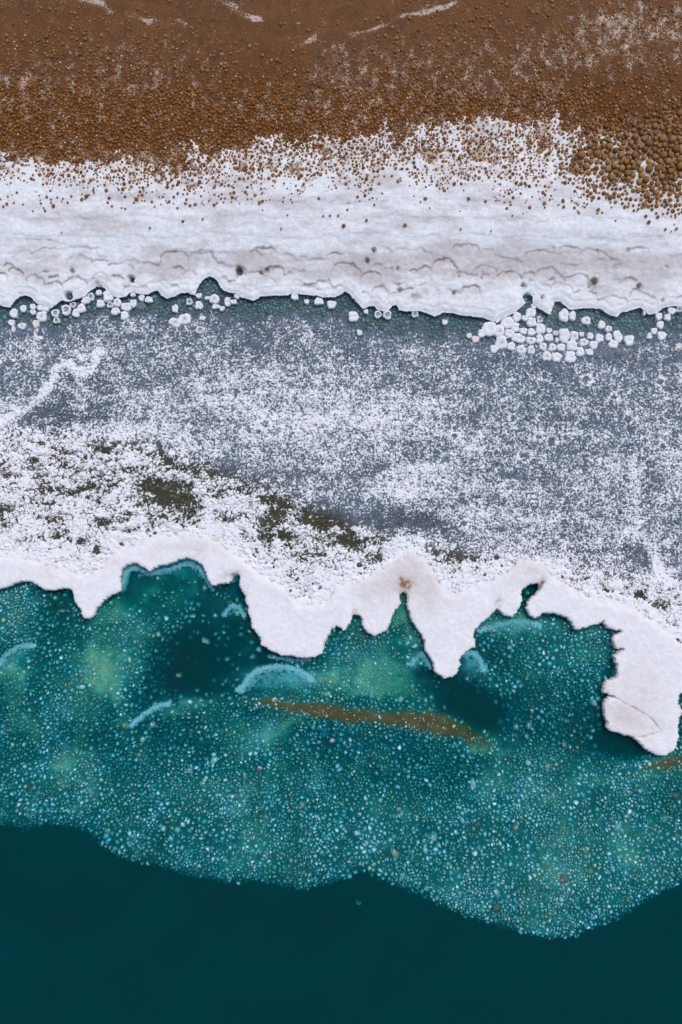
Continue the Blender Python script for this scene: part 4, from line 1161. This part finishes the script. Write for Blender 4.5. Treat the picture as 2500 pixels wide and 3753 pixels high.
# ------------------------------------------------------------------ foam on the water
def foam(name, label, path, depth, width, n, inside, seed, zlo=-.05, rgb=(.78, .84, .88)):
    """flecks along a crest line, trailing off to one side"""
    r = np.random.default_rng(seed)
    pl = WP(path, 0)
    seg = np.diff(pl, axis=0); L = np.hypot(seg[:, 0], seg[:, 1]); cum = np.concatenate([[0], np.cumsum(L)])
    n = int(n * 1.5)
    t = r.random(n) * cum[-1]
    i = np.clip(np.searchsorted(cum, t) - 1, 0, len(L) - 1)
    f = (t - cum[i]) / L[i]
    p = pl[i] + seg[i] * f[:, None]
    nrm = np.stack([seg[i, 1], -seg[i, 0]], 1) / L[i][:, None] * inside
    u = np.sin(np.pi * np.clip(t / cum[-1], 0, 1)) ** .6
    off = np.where(r.random(n) < .3, r.exponential(width * .8, n), r.random(n) ** 1.15 * depth * u) - r.random(n) ** 2 * width * .3
    wob = .07 * fbm(p[:, 0], p[:, 1], 7, 4, seed, .7)
    p = p + nrm * (off + wob)[:, None] + r.normal(0, .042, (n, 2))
    keep = (fbm(p[:, 0], p[:, 1], 7, 3, seed + 5) >  -.22 + .4 * np.clip(off / depth, 0, 1)) | (np.abs(off) < width * .8)
    p = p[keep]; off = off[keep]; m = len(p)
    K = 5
    s = r.uniform(.008, .019, m) * np.where(off < width, 1.1, .75)
    Rr = s[:, None] * r.uniform(.5, 1.3, (m, K))
    an = r.random((m, 1)) * 6.28 + np.arange(K)[None] * (6.283 / K)
    z = -.028 - .035 * r.random(m) + (zlo * .5 * np.clip(off / depth, 0, 1) * r.random(m))
    V, Q, T, C = pieces(p[:, 0], p[:, 1], Rr, an, z - .008, np.full(m, .012), [(1.0, 0)], np.tile(np.array(rgb), (m, 1)), .1, .05)
    return add('sea_foam', build_mesh('sea_foam', V, Q, T, C, True), M_FOAM, label=label, cat='foam', kind='stuff')

foam('f', 'large pale blue foam crescent below the big central salt lobe', [(868, 2530), (890, 2510), (910, 2480), (940, 2455), (985, 2442), (1030, 2440), (1075, 2448), (1110, 2462), (1135, 2478), (1148, 2495)], .75, .13, 6500, 1, 1, -.16)
foam('f', 'short slanting foam streak above the yellowish boulder', [(476, 2662), (495, 2642), (520, 2622), (550, 2600), (585, 2585), (622, 2578)], .16, .07, 1500, 1, 2, -.06)
foam('f', 'foam curl entering at the left border', [(-40, 2460), (0, 2425), (25, 2395), (60, 2372), (95, 2362), (124, 2366)], .3, .09, 1800, 1, 3, -.10)
foam('f', 'wispy foam along the right bay below the salt edge', [(1752, 2310), (1790, 2300), (1830, 2285), (1880, 2276), (1930, 2275), (1985, 2290)], .3, .08, 2000, 1, 4, -.10)
foam('f', 'foam patch right of the pointed salt lobe', [(1690, 2395), (1715, 2385), (1745, 2395), (1765, 2420), (1780, 2460)], .5, .12, 2000, 1, 5, -.16)
foam('f', 'foam tuft left of the pointed salt lobe', [(1500, 2440), (1525, 2410), (1550, 2392), (1565, 2410), (1580, 2450)], .28, .07, 900, 1, 6, -.10)
foam('f', 'faint foam wisps beside the brown stained notch', [(815, 2255), (850, 2215), (880, 2225), (900, 2260)], .3, .08, 800, 1, 7, -.10)
foam('f', 'foam fringe along the top of the left bay', [(470, 2085), (500, 2078), (550, 2100), (610, 2085), (680, 2062), (730, 2075), (755, 2110), (775, 2150)], .24, .07, 2600, 1, 8, -.08)
foam('f', 'thin foam line under the big central salt lobe', [(985, 2402), (1020, 2412), (1080, 2418), (1140, 2415)], .12, .04, 380, 1, 9, -.08)

# ------------------------------------------------------------------ salt blocks standing in the lagoon
BL = []
def bl(s, ox, oy, items):
    for it in items: BL.append((ox + it[0] * s, oy + it[1] * s, it[2] * s, it[3] * s, it[4] if len(it) > 4 else 0, it[5] if len(it) > 5 else ''))
bl(.3189, 1720, 1050, [(708, 298, 125, 110), (552, 345, 100, 120), (440, 412, 160, 145), (240, 482, 165, 180), (145, 535, 90, 100), (350, 507, 120, 150, 0, 's'),
   (465, 532, 112, 108), (530, 465, 100, 115), (643, 358, 82, 72), (720, 405, 118, 115), (815, 375, 72, 78, 0, 'r'), (625, 508, 95, 80), (718, 520, 98, 92),
   (822, 482, 116, 132), (565, 590, 170, 112, 10), (712, 618, 118, 90, 0, 's'), (815, 598, 92, 108), (918, 585, 112, 92), (922, 502, 72, 68), (998, 530, 70, 60, 0, 's'),
   (1012, 612, 45, 60), (1100, 558, 132, 176), (1212, 567, 100, 128, 0, 's'), (1296, 545, 65, 55), (1395, 567, 75, 85), (1503, 590, 98, 110), (1322, 638, 110, 90, 0, 's'),
   (1435, 670, 100, 108), (1185, 672, 132, 130), (1060, 695, 106, 92), (957, 698, 92, 90, 0, 's'), (852, 688, 90, 95, 0, 's'), (1283, 748, 95, 115), (1388, 752, 88, 80),
   (1165, 805, 138, 140), (1010, 808, 118, 112), (895, 798, 108, 115, 0, 's'), (715, 728, 90, 110, 0, 's'), (600, 722, 112, 110, 0, 's'), (487, 683, 96, 100), (372, 640, 142, 172, 0, 's'),
   (288, 715, 98, 95), (72, 605, 92, 82, 0, 'p'), (1092, 330, 112, 160), (1193, 332, 82, 118), (1348, 388, 112, 100, 0, 's'), (1527, 437, 90, 95), (745, 225, 66, 76)])
bl(.2232, 2150, 1050, [(370, 690, 120, 105, 0, 's'), (372, 825, 122, 140), (522, 815, 150, 215, -20), (445, 940, 165, 142, 20), (708, 880, 162, 185), (1195, 485, 120, 135),
   (1340, 500, 115, 115), (1405, 395, 140, 118, 15), (1220, 625, 125, 130), (1118, 725, 115, 115), (1040, 810, 105, 110), (1245, 800, 150, 155), (1530, 365, 90, 110, 0, 'r'), (1520, 975, 110, 110, 0, 'p'), (955, 430, 55, 95)])
bl(.3189, 0, 1000, [(150, 460, 95, 110), (262, 405, 78, 90), (370, 385, 70, 75), (490, 392, 155, 92, 10), (372, 450, 75, 58, 30), (473, 495, 125, 125, 0, 's'), (125, 570, 75, 85), (247, 608, 100, 78, 0, 's'),
   (408, 583, 88, 100, 0, 'p'), (150, 645, 45, 80), (630, 460, 95, 90, 0, 'r'), (755, 420, 110, 120, 0, 'r'), (865, 455, 85, 108), (932, 405, 92, 110, -15), (835, 365, 75, 65, 0, 'r'), (985, 310, 110, 95), (1040, 270, 78, 85, 0, 'r'),
   (1130, 223, 72, 65), (1240, 262, 130, 130), (1150, 350, 95, 95), (1262, 365, 75, 70, 0, 'r'), (1342, 335, 95, 100, 0, 's'), (1322, 437, 105, 92, -15), (1448, 385, 132, 105), (1425, 487, 95, 100), (1525, 345, 78, 95), (645, 545, 80, 70, 0, 'r'), (1525, 240, 65, 65)])
bl(.3189, 400, 980, [(368, 345, 70, 80), (450, 367, 95, 80), (755, 470, 80, 95), (918, 390, 75, 80, 0, 'r'), (1030, 432, 95, 100), (1028, 320, 75, 58), (1125, 347, 65, 48), (1205, 360, 118, 112, 0, 's'),
   (1225, 447, 105, 58), (1295, 470, 65, 60), (1355, 390, 68, 115), (1430, 392, 85, 55), (757, 627, 145, 110, 15, 's'), (866, 590, 145, 122, -10, 's'), (1070, 578, 80, 55), (1040, 715, 95, 82, 0, 'r'), (365, 440, 115, 98, 0, 'g'), (1470, 325, 75, 70)])
bl(1.0, 0, 0, [(1296, 1159, 37, 40), (1342, 1141, 19, 19), (1385, 1151, 26, 29, 0, 'r'), (1420, 1153, 32, 32, 0, 'r'), (1521, 1149, 24, 27, 0, 'r'), (1631, 1179, 22, 21), (1720, 1229, 21, 20), (1318, 1218, 22, 22),
   (1080, 1085, 29, 29), (1168, 1103, 35, 27), (1215, 1115, 35, 32), (1124, 1104, 19, 19)])
def cluster_of(x):
    if x < 430: return 'left'
    if x < 1010: return 'mid-left'
    if x < 1735: return 'middle'
    if x < 2120: return 'packed'
    return 'right'
CL_TXT = {'left': 'along the terrace at the far left', 'mid-left': 'near the deep notch in the terrace edge', 'middle': 'strung along the middle terrace edge',
          'packed': 'in the tightly packed cluster', 'right': 'in the chain right of the cluster'}
def ordn(k):
    if k < 20: return ORD[k]
    t, u = divmod(k + 1, 10)
    tens = {2: 'twenty', 3: 'thirty', 4: 'forty', 5: 'fifty'}[t]
    return {2: 'twentieth', 3: 'thirtieth', 4: 'fortieth', 5: 'fiftieth'}[t] if u == 0 else tens + '-' + ORD[u - 1]
groups_ = {}
for b in BL: groups_.setdefault(cluster_of(b[0]), []).append(b)
BK = [(.94, 0.0), (1.0, .35), (.99, .62), (.88, .86), (.62, .97), (.36, .95), (.15, .90)]
bi = 0
for cname, lst in groups_.items():
    lst.sort(key=lambda b: b[0])
    for k, (sx, sy, sw, sh, tilt, fl) in enumerate(lst):
        bi += 1
        z0 = 0.07
        H = (.22 + .05 * random.random()) if fl != 'g' else .12
        x, y = W(sx, sy, z0 + H)
        rr = np.random.default_rng(500 + bi)
        K = 16
        th = np.arange(K) * 2 * math.pi / K
        p_ = 2.9
        base = 1 / ((np.abs(np.cos(th)) / (sw / 200)) ** p_ + (np.abs(np.sin(th)) / (sh / 200)) ** p_) ** (1 / p_)
        lobes = .08 * np.cos(th * 3 + rr.random() * 6) + .06 * np.cos(th * 5 + rr.random() * 6) + .05 * rr.standard_normal(K)
        base = base * (1 + lobes) * (36 - z0 - H) / 36
        prof = BK
        if fl == 'r': prof = [(.94, 0), (1.0, .5), (.97, .8), (.80, .96), (.62, .92), (.45, .72), (.2, .68)]
        V, Q, T, C = rock_mesh('b', K, prof, base, H, np.array([.80, .80, .82]), 600 + bi, .025)
        V[-1, 2] = H * (prof[-1][1] - .02)
        rad = np.hypot(V[:, 0], V[:, 1]) / (max(sw, sh) / 200)
        if fl == 's':
            kk = (np.exp(-(rad / .33) ** 2) * (.5 + .5 * rr.random(len(V))))[:, None]; C = C * (1 - kk) + np.array([.40, .30, .25]) * kk
        elif fl == 'p': C = C * np.array([.98, .88, .84])
        elif fl == 'r':
            kk = (rad < .5)[:, None] * .75; C = C * (1 - kk) + np.array([.16, .18, .17]) * kk
        elif fl == 'g': C = C * .28
        else:
            kk = (np.exp(-(rad / .4) ** 2) * .22)[:, None]; C = C * (1 - kk) + np.array([.5, .45, .45]) * kk
        kind = {'s': 'brown-centred white salt block', 'p': 'pinkish salt ball', 'r': 'hollow white salt ring', 'g': 'drowned grey salt block'}.get(fl, '')
        if not kind:
            m_ = max(sw, sh) / min(sw, sh)
            kind = ('small ' if max(sw, sh) < 27 else 'large ' if max(sw, sh) > 44 else '') + ('oblong ' if m_ > 1.3 else 'round ') + 'white salt block'
        lab = '%s, %s from left %s' % (kind, ordn(k), CL_TXT[cname])
        o_ = add('salt_block', build_mesh('salt_block', V, Q, T, np.clip(C, 0, 1), False), M_CRUMB, loc=(x, y, z0), label=lab, cat='salt block', group='salt blocks in the lagoon')
        o_.rotation_euler.z = math.radians(-tilt)

# ------------------------------------------------------------------ brown salt-coated pebbles on the bank
DENS_T = [[.01, .01, .01, .01, .004, .006, .03, .05, .05, .10, .10],
          [.05, .15, .10, .05, .01, .03, .15, .22, .25, .3, .3],
          [.3, .4, .4, .2, .04, .08, .3, .4, .4, .35, .3],
          [.6, .65, .55, .4, .3, .4, .55, .5, .55, .2, .3],
          [.85, .88, .88, .82, .78, .78, .82, .75, .7, .12, .3],
          [.97, .97, .97, .95, .92, .9, .85, .5, .35, .6, .9],
          [.35, .65, .65, .8, .6, .5, .45, .5, .6, .92, .97],
          [.05, .08, .18, .15, .06, .05, .05, .08, .2, .45, .85],
          [.012, .012, .012, .012, .012, .012, .012, .012, .012, .02, .06],
          [.004] * 11]
nC = 110000
cand = np.stack([rng.uniform(-13.4, 13.4, nC), rng.uniform(10.0, 19.2, nC)], 1)
cpx, cpy = PX(cand[:, 0], cand[:, 1], .8)
patch = np.clip(blobs(cpx, cpy, [(2450, 590, 230, 150, 1.2), (2280, 560, 120, 90, .7), (2150, 560, 70, 60, .3)]), 0, 1)
rad = .018 + .018 * rng.lognormal(0, .55, nC) + .054 * patch * rng.uniform(.5, 1.15, nC)
rad = np.where(patch < .25, np.minimum(rad, .068), rad)
rad = np.clip(rad, .022, .14)
dens = table(DENS_T, 0, 100, cpx + 30 * fbm(cand[:, 0], cand[:, 1], .7, 3, 151), cpy + 45 * fbm(cand[:, 0], cand[:, 1], .7, 3, 152))
m_s = salt_amount(cpx, cpy, cand[:, 0], cand[:, 1])
dens = dens * (1 - .7 * sstep(.75, 1.2, m_s) * (1 - .6 * patch)) * (1 + 1.5 * fbm(cand[:, 0], cand[:, 1], 1.4, 3, 153) * (dens < .8))
dens = np.where(cpy < 330, dens * .35, dens * .8)
prob = rng.random(nC) < np.clip(dens, 0, 1)
idx = np.where(prob)[0]
idx = idx[np.argsort(-rad[idx] * rng.uniform(.6, 1.0, len(idx)))]
grid_ = {}
chosen = []
GS = .28
for i in idx:
    x, y = cand[i]; r0 = rad[i]
    gx, gy = int(x // GS), int(y // GS)
    ok = True
    for ax in (gx - 1, gx, gx + 1):
        for ay in (gy - 1, gy, gy + 1):
            for (qx, qy, qr) in grid_.get((ax, ay), ()):
                if (qx - x) ** 2 + (qy - y) ** 2 < ((qr + r0) * .93) ** 2: ok = False; break
            if not ok: break
        if not ok: break
    if ok:
        grid_.setdefault((gx, gy), []).append((x, y, r0)); chosen.append(i)
ch = np.array(chosen)
cx, cy, cr = cand[ch, 0], cand[ch, 1], rad[ch]
qx_, qy_ = cpx[ch], cpy[ch]
low = sstep(200, 420, qy_)[:, None]
cc = lin(146, 98, 52) * (1 - low) + lin(142, 84, 18) * low
ptc = patch[ch][:, None]
cc = cc * (1 - ptc) + lin(146, 100, 48) * ptc
cc = cc * rng.uniform(.6, 1.3, (len(ch), 1))
dusty = rng.beta(1.2, 3.2, (len(ch), 1)) * .7
cc = cc * (1 - dusty) + np.array([.47, .31, .12]) * dusty * rng.uniform(.7, 1.1, (len(ch), 1))
wl = (rng.random(len(ch)) < .03)[:, None] & (cr < .04)[:, None]
cc = np.where(wl, np.array([.6, .52, .45]), cc)
zc = bank_base(cx, cy) + np.clip((salt_amount(qx_, qy_, cx, cy) - .5) * .10, 0, .035)
ords = np.argsort(-cr)
iv = (qx_[ords] > 0) & (qx_[ords] < 2500) & (qy_[ords] > 0)
bigb = ords[iv][:300]
rest = np.setdiff1d(np.arange(len(ch)), bigb)
K = 7
an = rng.random((len(rest), 1)) * 6.28 + np.arange(K)[None] * (6.283 / K)
Rr = cr[rest][:, None] * (1 + .08 * rng.standard_normal((len(rest), K)))
BALL = [(.86, 0), (1.0, .38), (.78, .78)]
hb = cr[rest] * rng.uniform(1.1, 1.6, len(rest))
V, Q, T, C = pieces(cx[rest], cy[rest], Rr, an, zc[rest] - .015, hb, BALL, cc[rest], .09, .12)
add('brown_pebbles', build_mesh('brown_pebbles', V, Q, T, C, True), M_BALL,
    label='countless small brown salt-coated pebbles strewn over the mud', cat='pebbles', kind='stuff')
rank_ = {}
for i in bigb:
    rr = np.random.default_rng(int(i) + 7000)
    K = 12
    R0 = cr[i] * (1 + .05 * rr.standard_normal(K))
    V, Q, T, C = rock_mesh('p', K, [(.85, 0), (.98, .22), (1.0, .42), (.88, .72), (.52, .94)], R0, cr[i] * rr.uniform(1.2, 1.6), cc[i], int(i), .03)
    if qx_[i] > 2120 and qy_[i] > 380:
        lab, grp = 'round brown salt ball in the packed patch at right', 'large brown balls of the right-hand patch'
    elif qx_[i] < 1250:
        lab, grp = 'brown pebble on the left half of the muddy slope', 'larger brown pebbles, left half of the slope'
    else:
        lab, grp = 'brown pebble on the right half, outside the packed patch', 'larger brown pebbles, right half of the slope'
    add('brown_pebble', build_mesh('brown_pebble', V, Q, T, C, True), M_BALL, loc=(cx[i], cy[i], zc[i] - .02), label=ranked(rank_, grp, lab), cat='pebble', group=grp)
print('pieces', len(P), 'sea pebbles', n1, 'brown', len(ch), 'tris', sum(sum(len(p.vertices) - 2 for p in m.polygons) if len(m.polygons) < 2000 else int(len(m.loops) - 2 * len(m.polygons)) for m in bpy.data.meshes))
